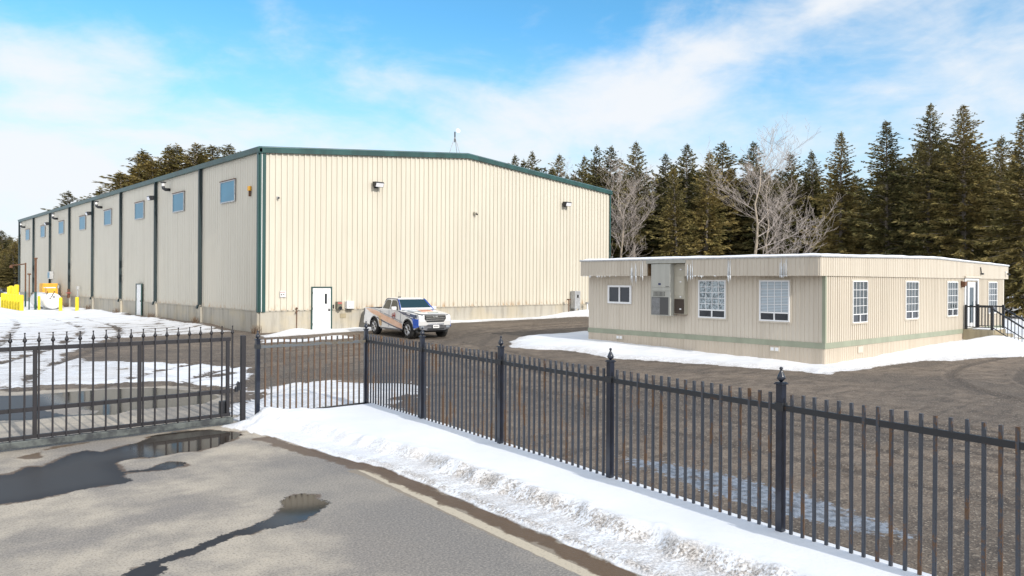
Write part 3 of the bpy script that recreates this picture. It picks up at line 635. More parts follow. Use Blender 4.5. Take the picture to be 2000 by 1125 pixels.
def mt_extra(t):
    b = MB(); b.lathe((19.72, Y0-.29, 1.14), [(.10,0),(.10,.04),(.085,.06)], 14, 'y'); b.v = [(x, 2*(Y0-.29)-y, z) for x, y, z in b.v]; b.build('dial', M_glass_dark, t)
    b = MB(); b.box(19.60,Y0-.262,1.36,19.84,Y0-.256,1.44); b.build('warning_label', M_red, t)
wall_item('meter_box', 19.72, 1.27, .28, .42, .20, pmat('meter_box_olive', (.20,.19,.14), .6, 0, .3, 8), 'dark olive meter box right of the gable door', 'meter box', mt_extra)
def pb_extra(t):
    b = MB(); b.box(20.15,Y0-.33,1.06,20.52,Y0-.05,1.09); b.build('shelf', M_dark, t)
    b = MB(); b.box(20.22,Y0-.306,1.2,20.26,Y0-.296,1.23); b.build('latch', M_ink, t)
wall_item('power_box', 20.33, 1.30, .40, .40, .25, M_white, 'white power box right of the meter box', 'electric box', pb_extra)
wall_item('switch_box', 19.44, 1.22, .07, .20, .06, M_dark, 'slim dark switch between the gable door and the meter box', 'switch')
wall_item('wall_camera', 28.80, 6.64, .18, .16, .14, pmat('camera_shell', (.42,.39,.32), .4), 'small camera high on the middle of the gable', 'camera', lambda t: MB().tube([(28.8,Y0-.19,6.60),(28.8,Y0-.30,6.55)], .05, 8).build('lens_tube', M_black, t))
wall_item('wall_sensor', 16.38, 6.62, .12, .12, .10, M_galv, 'small grey sensor high beside the green gable corner', 'sensor', lambda t: MB().tube([(16.38,Y0-.14,6.62),(16.38,Y0-.22,6.60)], .04, 8).build('lens', M_black, t))
wall_item('cover_plate', 20.02, .73, .34, .22, .02, M_conc2, 'blank plate on the concrete base below the power box', 'plate')
t = thing('hose_tap', (17.42, Y0, 1.05), 'rusty hose tap and pipe left of the gable door', 'tap')
b = MB(); b.tube([(17.42,Y0-.06,.05),(17.42,Y0-.06,1.05),(17.40,Y0-.10,1.22)], .022); b.build('pipe', M_brown, t)
b = MB(); b.tube([(17.42,Y0-.06,1.02),(17.36,Y0-.16,1.0),(17.32,Y0-.19,.93)], [.05,.04,.03]); b.build('spout', M_brown, t); b = MB(); b.lathe((17.4,Y0-.10,1.14),[(.02,0),(.06,.02),(.06,.05),(.02,.06)],8); b.build('valve_wheel', M_brown, t)
t = thing('grey_bin', (21.5, 35.3, 0), 'grey slant-sided bin against the concrete base behind the pickup', 'bin')
b = MB(); b.extr([(20.93,-.1),(20.93,.06),(21.10,.84),(21.17,.94),(21.30,.985),(22.05,.985),(22.12,.9),(22.12,-.1)], 1, 35.22, 35.78); b.build('shell', M_bin, t, bevel=.03)
b = MB(); b.box(21.28,35.19,.90,22.0,35.215,.95); b.build('lid_edge', M_bin, t)
# transformer cabinet and pipes at the right end of the gable
t = thing('electric_cabinet', (37.4, Y0-.4, .7), 'grey electric cabinet on legs at the gable\'s right end', 'electric cabinet')
b = MB(); b.box(37.0,Y0-.55,.78,37.52,Y0-.12,1.95); b.build('cabinet', M_galv, t, bevel=.02)
b = MB(); b.box(37.18,Y0-.56,1.5,37.34,Y0-.552,1.7); b.build('warning_mark', M_ink, t)
for lx in (37.04, 37.4): b = MB(); b.box(lx,Y0-.55,.1,lx+.09,Y0-.45,.779); b.build('leg', M_galv, t)
for x, h, c, lb in ((36.45, 1.35, M_brown, 'thin rusty standpipe left of the electric cabinet'), (38.25, 1.1, M_white, 'white post right of the electric cabinet'), (38.75, 1.15, M_galv, 'grey meter post beside the white post'), (39.9, 1.05, M_galv, 'grey meter post half hidden by the office eave')):
    t = thing('service_post', (x, Y0-.5, 0), lb, 'post', 'service posts at the gable\'s right end'); b = MB(); b.tube([(x,Y0-.5,.1),(x,Y0-.5,h)], .05 if c != M_brown else .03, 8); b.build('pipe', c, t)
    b = MB(); b.box(x-.10,Y0-.60,h,x+.10,Y0-.42,h+.25 if c == M_galv else h+.08); b.build('head', M_galv if c != M_brown else M_brown, t)
# dish on the roof ridge
t = thing('satellite_dish', (28.9, 38, 10.1), 'white dish on a thin tripod at the roof ridge', 'satellite dish')
for px, py in ((28.35,38),(29.45,38.3),(29.05,37.4)): b = MB(); b.tube([(px,py,10.0),(28.95,38,11.55)], .022, 5); b.build('leg', M_galv, t)
b = MB(); b.tube([(28.95,38,11.2),(28.95,38,11.85)], .04, 6); b.build('mast', M_dark, t)
b = MB(); b.lathe((0,0,0), [(.02,0),(.07,.01),(.12,.035),(.14,.06),(.13,.06),(.07,.02)], 16); mw = Matrix.Translation((29.1,37.9,11.9)) @ Matrix.Rotation(R(70),4,Vector((.9,-.3,0)))
b.v = [tuple(mw @ Vector(p)) for p in b.v]; b.build('reflector', M_white, t, smooth=True)
random.seed(5)
for k, y in enumerate((60.5, 66.0, 73.5, 82.0)):   # lumps of snow left on the roof edge
    b = MB(); r_ = .35+.25*random.random(); b.lathe((0,0,0), [(r_*1.8,0),(r_*1.6,r_*.3),(r_*.9,r_*.55),(.05,r_*.62)], 10)
    b.v = [(X0+.9+x*.6, y+yy*1.6, HE+.13+z*.7) for x, yy, z in b.v]; o = b.build('snow_lump', M_snowm, None, smooth=True)
    tag(o, ['nearest lump of old snow on the warehouse eave','lump of old snow second along the warehouse eave','third lump of old snow along the warehouse eave','farthest lump of old snow on the warehouse eave'][k], 'snow', 'snow lumps on the warehouse eave')
# dry weeds at the foot of the downspouts
def weed(x, y, h, label, seed):
    rnd = random.Random(seed); b = MB()
    for i in range(60):
        a = rnd.random()*6.28; l = h*(.5+.6*rnd.random()); s = .5*rnd.random()*h
        p0 = (x+rnd.uniform(-.12,.12)*1.5, y+rnd.uniform(-.15,.15)*1.5, -.03); p1 = (p0[0]+math.cos(a)*s, p0[1]+math.sin(a)*s, l)
        b.tube([p0, ((p0[0]+p1[0])/2, (p0[1]+p1[1])/2, l*.6), p1], [.010, .008, .003], 3, False)
    tag(b.build('dry_weed', M_weed, None), label, 'weed', 'dry weeds along the warehouse base')
for k, (x, y, h) in enumerate(((15.2,43.8,.5),(15.2,51.6,.45),(15.2,59.6,.5),(15.2,67.6,.55),(15.2,75.3,.5),(15.25,35.6,.4))):
    weed(x, y, h, ['dry weeds at the downspout nearest the warehouse corner','dry weeds at the second downspout of the long wall','dry weeds at the third downspout of the long wall','dry weeds at the fourth downspout of the long wall','dry weeds at the fifth downspout of the long wall','dry weeds at the front corner of the warehouse'][k], k)

# ---------------------------------------------------------------- portable office
OX, OY, OW, OL = 23.04, 11.32, 17.3, 9.9      # wall corner, size along x and y
FX0, FY0, FX1, FY1 = 22.64, 11.28, 40.76, 21.31
ZB, ZT = 2.82, 3.41
off = thing('portable_office', (OX, OY, 0), 'long beige flat-roofed portable office with a sage band and overhanging fascia', 'building')
g = MB(); ribs(g, 'y', OX, OX+OW, OY, .72, ZB+.02, .152, .05, .026); g.build('front_wall', M_office, off)
g = MB(); ribs(g, 'x', OY, OY+OL, OX, .72, ZB+.02, .152, .05, .016); g.build('end_wall', M_office, off)
g = MB(); g.box(OX+.02, OY+.02, .3, OX+OW, OY+OL, ZB); g.build('core_wall', M_office, off)
g = MB(); g.box(OX-.028,OY-.028,.54,OX+OW+.02,OY+.019,.72); g.box(OX-.028,OY+.0191,.54,OX+.019,OY+OL+.02,.72); g.build('sage_band', M_sage, off)
g = MB(); ribs(g, 'y', OX-.01, OX+OW, OY-.004, -.3, .54, .13, .045, .012); ribs(g, 'x', OY-.004, OY+OL, OX-.01, -.3, .54, .13, .045, .012); g.box(OX+.01,OY+.01,-.3,OX+OW,OY+OL,.3); g.build('skirting', M_skirt, off)
g = MB(); g.box(OX-.032,OY-.032,.721,OX+.06,OY-.001,ZB); g.box(OX-.032,OY,.721,OX-.017,OY+.07,ZB); g.build('corner_trim', M_sage, off)
xm = 31.9
def otop(x): return ZT+.15*max(0, 1-abs(x-xm)/8.9)
# fascia, with the recess for the heating unit on the end wall
GY0, GY1 = 16.24, 17.94
g = MB(); ribs(g, 'y', FX0, FX1, FY0-.012, ZB-.01, otop, .152, .045, .014)
ribs(g, 'x', FY0-.012, GY0, FX0, ZB-.01, ZT, .152, .045, .014); ribs(g, 'x', GY1, FY1, FX0, ZB-.01, ZT, .152, .045, .014)
g.box(FX0+.01, FY0, ZB, FX0+.06, GY0-.001, ZT-.003); g.box(FX0+.01, GY1+.001, ZB, FX0+.06, FY1, ZT-.003)
g.box(FX0+.061, FY0+.001, ZB, FX1, FY0+.05, ZT-.004); g.build('fascia', M_office, off)
g = MB(); g.box(FX0+.061,FY0+.051,ZB+.004,OX-.001,GY0-.04,ZB+.03); g.box(FX0+.061,GY1+.04,ZB+.004,OX-.001,FY1,ZB+.03); g.build('soffit', M_skirt, off)
g = MB(); g.box(FX0-.018, GY0-.03, 3.27, FX0+.05, GY1+.03, ZT-.004); g.build('recess_header', M_hvac, off)
for ya_ in (GY0-.04, GY1+.002): g = MB(); g.box(FX0+.02,ya_,ZB,OX-.002,ya_+.038,3.27); g.build('recess_cheek', M_wood, off)
# metal roof edge and the snow on top
g = MB(); NR = 24; xs_ = [FX0-.03+(FX1+.06-FX0)*i/NR for i in range(NR+1)]
def slab(mb, f0, f1, y0, y1, xl=None):
    X_ = xl or xs_; n = len(X_); vs = []
    for y in (y0, y1):
        for f in (f0, f1): vs += [(x, y, f(x)) for x in X_]
    A, B, C_, D_ = 0, n, 2*n, 3*n; fs = []
    for i in range(n-1): fs += [(A+i,A+i+1,B+i+1,B+i),(C_+i,D_+i,D_+i+1,C_+i+1),(B+i,B+i+1,D_+i+1,D_+i),(A+i,C_+i,C_+i+1,A+i+1)]
    fs += [(A,B,D_,C_),(A+n-1,C_+n-1,D_+n-1,B+n-1)]; mb.add(vs, fs)
slab(g, lambda x: otop(x)-.02, lambda x: otop(x)+.02, FY0-.05, FY1+.03); g.build('roof', M_galv, off)
def snow_roof():
    nx_, ny_ = 90, 50; vs = []; fs = []
    X_ = np.linspace(FX0-.045, FX1+.02, nx_); Y_ = np.linspace(FY0-.06, FY1+.02, ny_); XX, YY = np.meshgrid(X_, Y_)
    th = .035+.05*fbm(XX*.6, YY*.6, 3, 3)+.03*fbm(XX*2.4, YY*2.4, 2, 6)
    e = np.minimum(np.minimum(XX-X_[0], X_[-1]-XX), np.minimum(YY-Y_[0], Y_[-1]-YY)); th = th*(.35+.65*sstep(e, 0, .12))
    zz = np.vectorize(otop)(XX)+.021+th
    vs = [(float(a), float(b_), float(c)) for a, b_, c in zip(XX.ravel(), YY.ravel(), zz.ravel())]; b0 = len(vs)
    vs += [(float(a), float(b_), otop(float(a))+.0205) for a, b_ in zip(XX.ravel(), YY.ravel())]
    for j in range(ny_-1):
        for i in range(nx_-1): a = j*nx_+i; fs.append((a, a+1, a+nx_+1, a+nx_))
    rim = [i for i in range(nx_)]+[j*nx_+nx_-1 for j in range(1, ny_)]+[(ny_-1)*nx_+i for i in range(nx_-2, -1, -1)]+[j*nx_ for j in range(ny_-2, 0, -1)]
    for k in range(len(rim)): a, c = rim[k], rim[(k+1) % len(rim)]; fs.append((a, b0+a, b0+c, c))
    mb = MB(); mb.add(vs, fs); tag(mb.build('roof_snow', M_snowm, None, smooth=True), 'thin uneven sheet of snow lying on the office roof', 'snow')
snow_roof()
def office_window(axis, a0, a1, z0, z1, cols, rows, gmat, low=True, gridmat=M_frame, ft=.045):
    pl = OY-.018 if axis == 'y' else OX-.018
    T = lambda u0,u1,w0,w1,d0,d1,mb: (mb.box(u0,pl-d1,w0,u1,pl-d0,w1) if axis == 'y' else mb.box(pl-d1,u0,w0,pl-d0,u1,w1))
    f = MB(); t = ft; zl = z0+.26 if low else z0
    T(a0,a0+t,z0,z1,0,.05,f); T(a1-t,a1,z0,z1,0,.05,f); T(a0+t,a1-t,z0,z0+t,0,.05,f); T(a0+t,a1-t,z1-t,z1,0,.05,f)
    if low: T(a0+t,a1-t,zl,zl+t,0,.05,f); am = (a0+a1)/2; T(am-.022,am+.022,z0+t,zl,0,.046,f)
    fo = f.build('window', M_frame, off)
    p_ = MB(); T(a0+t,a1-t,zl+(t if low else t),z1-t,.004,.014,p_); p_.build('pane', gmat, fo)
    if low: q = MB(); T(a0+t,am-.022,z0+t,zl,.004,.013,q); T(am+.022,a1-t,z0+t,zl,.004,.013,q); q.build('lower_pane', M_glass_dark, fo)
    if cols > 1:
        gr = MB(); zb = zl+t; zt = z1-t
        for i in range(1, cols): u = a0+t+(a1-a0-2*t)*i/cols; T(u-.009,u+.009,zb,zt,.0141,.026,gr)
        for j in range(1, rows): v = zb+(zt-zb)*j/rows; T(a0+t,a1-t,v-.009,v+.009,.0262,.030,gr)
        gr.build('glazing_bar', gridmat, fo)
    tr = MB(); T(a0-.05,a0-.001,z0-.05,z1+.05,-.002,.022,tr); T(a1+.001,a1+.05,z0-.05,z1+.05,-.002,.022,tr); T(a0,a1,z1+.001,z1+.05,-.002,.022,tr); T(a0,a1,z0-.05,z0-.001,-.002,.03,tr); tr.build('trim', M_office, fo)
    return fo
for a0, a1 in ((24.85,25.94),(29.10,30.25),(33.18,34.30),(38.05,39.18)): office_window('y', a0, a1, 1.29, 2.66, 4, 4, M_glass_blind, ft=.028)
office_window('x', 14.81, 15.92, 1.34, 2.67, 4, 5, M_glass_pat); office_window('x', 12.46, 13.53, 1.33, 2.67, 4, 4, M_glass_blindw)
# sliding window
f = MB(); pl = OX-.018
for y0_, y1_, z0_, z1_ in ((18.97,19.05,1.74,2.45),(20.08,20.16,1.74,2.45),(19.05,20.08,1.74,1.81),(19.05,20.08,2.38,2.45),(19.53,19.59,1.81,2.38)): f.box(pl-.05,y0_,z0_,pl,y1_,z1_)
fo = f.build('sliding_window', M_frame, off); f = MB(); f.box(pl-.014,19.05,1.81,pl-.004,19.53,2.38); f.box(pl-.018,19.59,1.81,pl-.006,20.08,2.38); f.build('pane', M_glass_dark, fo)
# skirting vents
for y_ in (19.56, 12.98):
    v = MB(); v.box(OX-.05,y_-.17,.35,OX-.025,y_+.17,.50); vo_ = v.build('skirt_vent', M_office, off)
    for dy in (-.08,.08): v = MB(); v.box(OX-.056,y_+dy-.055,.375,OX-.051,y_+dy+.055,.475); v.build('louvre', M_frame, vo_)
v = MB(); v.box(25.29,OY-.04,.29,25.64,OY-.018,.50); v.build('access_hatch', M_office, off)
# door with its frame
dfr = MB(); dfr.box(35.10,OY-.075,.72,35.20,OY-.017,2.80); dfr.box(36.62,OY-.075,.72,36.72,OY-.017,2.80); dfr.box(35.20,OY-.075,2.73,36.62,OY-.017,2.80)
ddo = dfr.build('entrance_door', M_frame, off)
b = MB(); b.box(35.20,OY-.03,.72,35.42,OY-.017,2.66); b.box(36.30,OY-.03,.72,36.62,OY-.017,2.66); b.build('side_panel', M_glass_dark, ddo)
b = MB(); b.box(35.42,OY-.07,.74,35.60,OY-.03,2.66); b.box(36.12,OY-.07,.74,36.30,OY-.03,2.66); b.box(35.60,OY-.07,2.44,36.12,OY-.03,2.66); b.box(35.60,OY-.07,.74,36.12,OY-.03,.95); b.build('door_leaf', M_frame, ddo)
b = MB(); b.box(35.60,OY-.055,.95,36.12,OY-.035,2.44); b.build('pane', glass('door_glazing', (.015,.035,.045), .05), ddo)
b = MB(); b.tube([(36.2,OY-.075,1.62),(36.2,OY-.12,1.62),(36.2,OY-.12,1.82),(36.2,OY-.075,1.82)], .012, 6); b.build('handle', M_black, ddo)
b = MB(); b.box(35.0,OY-.13,2.835,36.9,FY0-.028,2.90); b.build('door_canopy', M_office, off)
t = thing('wall_lamp', (34.8, OY, 2.6), 'dark brown wall lamp left of the office door', 'wall lamp')
b = MB(); b.box(34.74,OY-.05,2.52,34.86,OY-.018,2.70); b.build('back_plate', M_brown, t); b = MB(); b.extr([(34.68,2.44),(34.76,2.50),(34.90,2.50),(34.92,2.68),(34.70,2.68)], 1, OY-.20, OY-.051); b.build('shade', M_brown, t, bevel=.01)
t = thing('fascia_hook', (36.95, FY0, 3.1), 'black hooked bracket on the fascia above the door', 'bracket'); b = MB(); b.tube([(36.95,FY0-.03,3.30),(36.95,FY0-.06,3.02),(37.02,FY0-.10,3.0)], .02, 6); b.build('arm', M_black, t); b = MB(); b.box(36.97,FY0-.13,2.98,37.06,FY0-.04,3.05); b.build('tip', M_black, t)
t = thing('fascia_camera', (40.3, FY0, 3.05), 'small dark camera at the right end of the office fascia', 'camera'); b = MB(); b.box(40.25,FY0-.08,3.10,40.35,FY0-.028,3.16); b.build('mount', M_white, t); b = MB(); b.tube([(40.3,FY0-.1,3.06),(40.36,FY0-.2,3.0)], .04, 8); b.build('housing', M_dark, t)
# heating and cooling unit hanging on the end wall
t = thing('heating_unit', (FX0, 17.0, 1.36), 'tall grey wall-hung heating and cooling unit set into the fascia', 'heating unit')
A, B = 16.86, 17.73; xf = FX0-.02
b = MB(); b.box(xf,A,1.37,OX-.018,B,3.25); b.build('cabinet', M_hvac, t, bevel=.008)
b = MB(); b.box(xf-.012,A+.02,2.40,xf-.001,B-.02,3.22); b.build('upper_panel', M_hvac, t, bevel=.003)
b = MB(); b.box(xf-.012,A+.02,2.28,xf-.001,B-.02,2.385); b.build('middle_panel', M_hvac, t, bevel=.003)
b = MB(); b.box(xf-.018,A+.42,2.48,xf-.013,A+.53,2.55); b.build('badge', M_blue, t); b = MB(); b.box(xf-.018,A+.06,2.42,xf-.013,A+.20,2.435); b.build('lettering_strip', M_ink, t)
lv = MB(); lv.box(xf-.006,A+.22,2.08,xf-.001,A+.76,2.24); lvo = lv.build('louvre_vent', M_dark, t); b = MB()
for i in range(10): b.box(xf-.016,A+.22+.058*i,2.085,xf-.007,A+.242+.058*i,2.235)
b.build('fin', M_hvac, lvo)
b = MB(); b.box(xf-.008,A+.08,1.40,xf-.001,B-.03,2.04); co_ = b.build('coil_grille', M_grille, t); b = MB()
for i in range(15): b.box(xf-.016,A+.46,1.42+.041*i,xf-.009,B-.05,1.435+.041*i)
b.build('wire', M_galv, co_)
b = MB(); b.box(FX0+.20,GY0+.15,1.42,OX-.018,A-.001,3.25); b.build('side_cabinet', M_hvac2, t)
b = MB(); b.box(FX0+.18,GY0+.18,2.10,FX0+.199,A-.04,2.80); b.build('breaker_door', M_hvac2, t, bevel=.004)
b = MB(); b.box(FX0+.17,GY0+.18,1.46,FX0+.199,A-.04,1.98); b.build('open_bay', M_bay, t)
for z_ in (3.02, 2.58, 2.04, 1.60): b = MB(); b.box(FX0+.16,GY0+.28,z_,FX0+.199 if z_ == 3.02 else FX0+.1795 if z_ == 2.58 else FX0+.199 if z_ == 2.04 else FX0+.1695,GY0+.35,z_+.045); b.build('label', M_white, t)
b = MB(); b.box(FX0+.17,GY0+.15,1.405,OX-.018,A-.001,1.419); b.build('bottom_tray', M_brown, t)
# icicles along the fascia
M_ice = bpy.data.materials.new('icicle_ice'); M_ice.use_nodes = True; p_ = M_ice.node_tree.nodes['Principled BSDF']; p_.inputs['Base Color'].default_value = (.82,.86,.9,1); p_.inputs['Roughness'].default_value = .15; p_.inputs['Transmission Weight'].default_value = .15; p_.inputs['IOR'].default_value = 1.3
def icicles(y, n, wdt, L, label, seed, face=0.0, run=True):
    rnd = random.Random(seed); b = MB()
    for i in range(n):
        yy = y+rnd.uniform(-wdt, wdt); l = L*(.35+.65*rnd.random())*(1-.5*abs(yy-y)/max(wdt, .01)); r_ = .010+.016*rnd.random(); xx = FX0-.022-rnd.random()*.012+face
        if run: b.tube([(xx,yy,3.38-rnd.random()*.3),(xx,yy,ZB)], [.006, r_*.8], 5)
        b.tube([(xx,yy,ZB),(xx,yy+rnd.uniform(-.01,.01),ZB-l*.5),(xx,yy,ZB-l)], [r_, r_*.7, .002], 6)
    tag(b.build('icicle_cluster', M_ice, None, smooth=True), label, 'icicles', 'icicles under the office fascia')
icicles(18.55, 9, .16, .55, 'longest icicles, left of the heating unit', 1); icicles(19.9, 7, .5, .16, 'short icicles above the sliding window', 2, 0, False)
icicles(20.9, 5, .2, .16, 'short icicles at the far left of the fascia', 3, 0, False); icicles(16.0, 6, .15, .42, 'icicles just right of the heating unit', 4)
icicles(15.95-.55, 10, .5, .14, 'fringe of tiny icicles above the patterned window', 5, 0, False); icicles(14.45, 5, .06, .34, 'icicles between the two large end-wall windows', 6)
icicles(12.5, 8, .16, .12, 'short icicles above the window nearest the office corner', 7, 0, True)
icicles(18.15, 3, .05, .28, 'slim icicles touching the left side of the heating unit', 8)

# porch: landing, steps, railings
po = thing('porch', (35.0, 10.2, 0), 'concrete landing and steps in front of the office door', 'steps')
b = MB(); b.box(34.98,10.18,-.1,36.55,OY-.03,.71); b.build('landing', M_conc2, po, bevel=.015)
for k, (ya, zt_) in enumerate(((9.90,.54),(9.62,.38),(9.34,.22),(9.06,.07))):
    b = MB(); b.box(34.98,ya,-.1,36.55,(10.179 if k == 0 else (9.899,9.619,9.339)[k-1]),zt_); b.build('step', M_conc2, po, bevel=.012)
b = MB(); b.box(35.10,10.22,.711,36.45,11.0,.75); sn = b.build('landing_snow', M_snowm, None, bevel=.02); tag(sn, 'slab of snow left on the porch landing', 'snow')
def railing(x, label):
    t = thing('handrail', (x, 10.2, .7), label, 'railing', 'black railings of the office steps')
    for y_ in (11.2, 10.25): b = MB(); b.box(x-.045,y_-.045,.711,x+.045,y_+.045,1.72); b.build('post', M_black, t, bevel=.006)
    b = MB(); b.box(x-.03,10.295,1.62,x+.03,11.155,1.68); b.build('top_rail', M_black, t); b = MB(); b.box(x-.02,10.295,.80,x+.02,11.155,.83); b.build('bottom_rail', M_black, t)
    for i in range(7): y_ = 10.38+.112*i; b = MB(); b.box(x-.01,y_-.01,.83,x+.01,y_+.01,1.62); b.build('baluster', M_black, t)
    y1_, sl_ = 8.55, .66
    b = MB(); b.extr([(10.205,1.52),(10.205,1.59),(y1_,1.59-sl_*(10.205-y1_)),(y1_,1.52-sl_*(10.205-y1_))], 0, x-.03, x+.03); b.build('top_rail', M_black, t)
    b = MB(); b.extr([(10.205,.78),(10.205,.82),(y1_,.82-sl_*(10.205-y1_)*.98),(y1_,.78-sl_*(10.205-y1_)*.98)], 0, x-.02, x+.02); b.build('bottom_rail', M_black, t)
    for i in range(12):
        y_ = 10.08-.125*i; d = (10.205-y_)*sl_; b = MB(); b.box(x-.01,y_-.01,.815-d,x+.01,y_+.01,1.525-d); b.build('baluster', M_black, t)
    b = MB(); b.box(x-.045,y1_-.09,.0,x+.045,y1_,.72); b.build('post', M_black, t)
railing(35.05, 'black railing on the near side of the office steps'); railing(36.47, 'black railing on the far side of the office steps')

# ---------------------------------------------------------------- fence and gate
FANG = math.atan2(9.67, 1.11)   # heading of the right fence
def fpost(par, x, y, ang, h=1.60, z0=-.1):
    b = MB(); b.rbox((x,y), .036, .036, z0, h, ang); po_ = b.build('post', M_post, par, bevel=.004)
    b = MB(); b.rbox((x,y), .044, .044, 1.34, 1.42, ang); b.build('collar', M_rail, po_)
    b = MB(); b.rbox((x,y), .050, .050, h, h+.012, ang); b.rbox((x,y), .040, .040, h+.012, h+.022, ang); b.build('cap', M_post, po_, bevel=.003)
    b = MB(); b.lathe((x,y,h+.022), [(.012,0),(.018,.008),(.040,.030),(.043,.042),(.034,.065),(.020,.092),(.012,.112),(.011,.120),(.016,.126),(.018,.135),(.013,.145),(.003,.150)], 12); b.build('finial', M_post, po_, smooth=True)
PA = [(8.09-1.1148*0+.0, 13.54)]
rf = thing('metal_fence', (7.5, 8, 0), 'black picket fence with rusting pickets running along the snow bank', 'fence')
posts = [(8.09, 13.54), (7.82, 11.18), (7.54, 8.73), (7.265, 6.32), (6.985, 3.87), (6.70, 1.42)]
rnd = random.Random(3)
for x, y in posts: fpost(rf, x, y, FANG-math.pi/2)
nrm_ = Vector((-math.sin(FANG), math.cos(FANG)))    # points to the camera side
npk = 0
for k in range(5):
    a = Vector(posts[k]); b_ = Vector(posts[k+1]); d = (b_-a).normalized(); L = (b_-a).length; c_ = (a+b_)/2
    for nm, z0, z1 in (('top_rail', 1.343, 1.400), ('bottom_rail', .105, .145)):
        g = MB(); g.rbox(c_, L/2-.037, .015, z0, z1, math.atan2(d.y, d.x)); g.build(nm, M_rail, rf, bevel=.003)
    n = 19
    for i in range(n):
        p = a+d*(L*(i+1)/(n+1)) + Vector((rnd.uniform(-.002,.002), rnd.uniform(-.003,.003)))
        if npk >= 95: break
        npk += 1; g = MB(); hw = .0132; zt_ = 1.512+rnd.uniform(-.006,.006); tl = Vector((rnd.uniform(-.004,.004), rnd.uniform(-.004,.004))); ca, sa = d.x, d.y
        P0 = [(p.x+ca*u-sa*v, p.y+sa*u+ca*v) for u, v in ((-hw,-hw),(hw,-hw),(hw,hw),(-hw,hw))]; g.add([(q[0]-tl.x,q[1]-tl.y,.0) for q in P0]+[(q[0]+tl.x,q[1]+tl.y,zt_) for q in P0], [(3,2,1,0),(4,5,6,7),(0,1,5,4),(1,2,6,5),(2,3,7,6),(3,0,4,7)])
        g.build('picket', M_picket, rf)
ff = thing('metal_fence', (6.9, 13.5, 0), 'short brown-rusted picket panel between the gate post and the fence corner', 'fence')
fpost(ff, 5.81, 13.5, 0, 1.50)
g = MB(); g.box(5.85, 13.487, 1.345, 8.05, 13.515, 1.398); g.build('top_rail', M_railg, ff, bevel=.003)
g = MB(); g.box(5.85, 13.487, .10, 8.05, 13.515, .14); g.build('bottom_rail', M_rail, ff)
for i in range(17):
    x = 5.955+.1225*i; g = MB(); g.box(x-.0125, 13.488-.0, .0, x+.0125, 13.5135, 1.344); g.box(x-.0125, 13.488, 1.399, x+.0125, 13.5135, 1.51+rnd.uniform(-.006,.006)); g.build('picket', M_picket2, ff)
gp = thing('gate_post', (5.585, 13.6, 0), 'plain dark square post with a gate latch roller', 'gate post')
g = MB(); g.box(5.54, 13.56, -.1, 5.62, 13.64, 1.585); g.build('post', M_gate, gp, bevel=.005)
g = MB(); g.box(5.48, 13.57, .60, 5.539, 13.63, .74); g.tube([(5.46,13.6,.58),(5.46,13.6,.66)], .035, 8); g.tube([(5.45,13.57,.70),(5.49,13.57,.76)], .02, 6); g.build('latch', M_black, gp)
# sliding gate
ga = thing('sliding_gate', (3.5, 13.6, 0), 'long dark grey sliding gate topped with spear finials', 'gate')
GX1 = 5.385; SP = .1873; NG = 25; GXL = GX1-SP*(NG-1)-.12
for nm, z0, z1, mt in (('top_rail', 1.495, 1.56, M_gate), ('middle_rail', .565, .63, M_gate), ('bottom_rail', .150, .205, M_gate)):
    g = MB(); g.box(GXL, 13.616, z0, GX1-.02, 13.666, z1); g.build(nm, mt, ga, bevel=.004)
g = MB(); g.box(GXL, 13.565, .035, GX1+.015, 13.66, .135); g.build('track_beam', M_gate2, ga, bevel=.008)
for x in (GX1-.095, GX1-SP*8-.072, GX1-SP*16-.072, GXL+.0):
    g = MB(); g.box(x, 13.6135, .2051, x+.055, 13.6685, 1.4949); g.build('stile', M_gate, ga, bevel=.004)
for i in range(NG):
    x = GX1-SP*i; g = MB(); g.box(x-.0125, 13.588, .136, x+.0125, 13.6134, 1.615); pk = g.build('picket', M_gate, ga, bevel=.002)
    g = MB(); g.lathe((x,13.60,1.615), [(.013,0),(.015,.008),(.030,.026),(.031,.036),(.020,.062),(.009,.098),(.007,.132),(.013,.140),(.014,.150),(.004,.157)], 8); g.build('finial', M_gate, pk, smooth=True)
g = MB(); g.box(5.20, 13.67, .16, 5.34, 13.76, .42); g.build('lock_box', M_black, ga, bevel=.01)

# ---------------------------------------------------------------- pickup truck (local x forward, y left)
M_body = pmat('white_vehicle_paint', (0.70, 0.70, 0.70), 0.22, 0, coat=.8, local=True)
M_peach = pmat('peach_wrap', (0.78, 0.46, 0.30), 0.3, 0, .12, 3, coat=.5, local=True); M_wblue = pmat('blue_wrap', (0.010, 0.075, 0.42), 0.25, coat=.7); M_navy = pmat('navy_wrap', (0.012, 0.02, 0.07), 0.3, coat=.5)
M_or = pmat('orange_wrap', (0.74, 0.27, 0.08), 0.3, coat=.5); M_tyre = pmat('tyre_rubber', (0.018, 0.018, 0.018), 0.85); M_rim = pmat('machined_rim', (0.55, 0.55, 0.55), 0.3, .8)
M_chrome = pmat('chrome', (0.75, 0.75, 0.77), 0.12, 1.0); M_bump = pmat('grey_bumper', (0.11, 0.11, 0.12), 0.35, .3); M_wind = glass('windscreen', (.01,.035,.045), .03); M_side = glass('side_glass', (.022,.026,.022), .05)
M_tan = pmat('tan_wrap', (.58,.38,.18), .35); M_greyline = pmat('grey_pinstripe', (.25,.25,.27), .4); M_head = glass('headlamp_glass', (.22,.24,.27), .1)
TR_A = R(84.0); Fw = (19.32, 28.56)    # front right wheel contact
hd = Vector((-math.cos(TR_A), -math.sin(TR_A)))          # heading
rt_ = Vector((hd.y, -hd.x))                               # right hand side
WB = 3.4
orig = Vector(Fw)-hd*WB-rt_*.80                           # middle of the rear axle
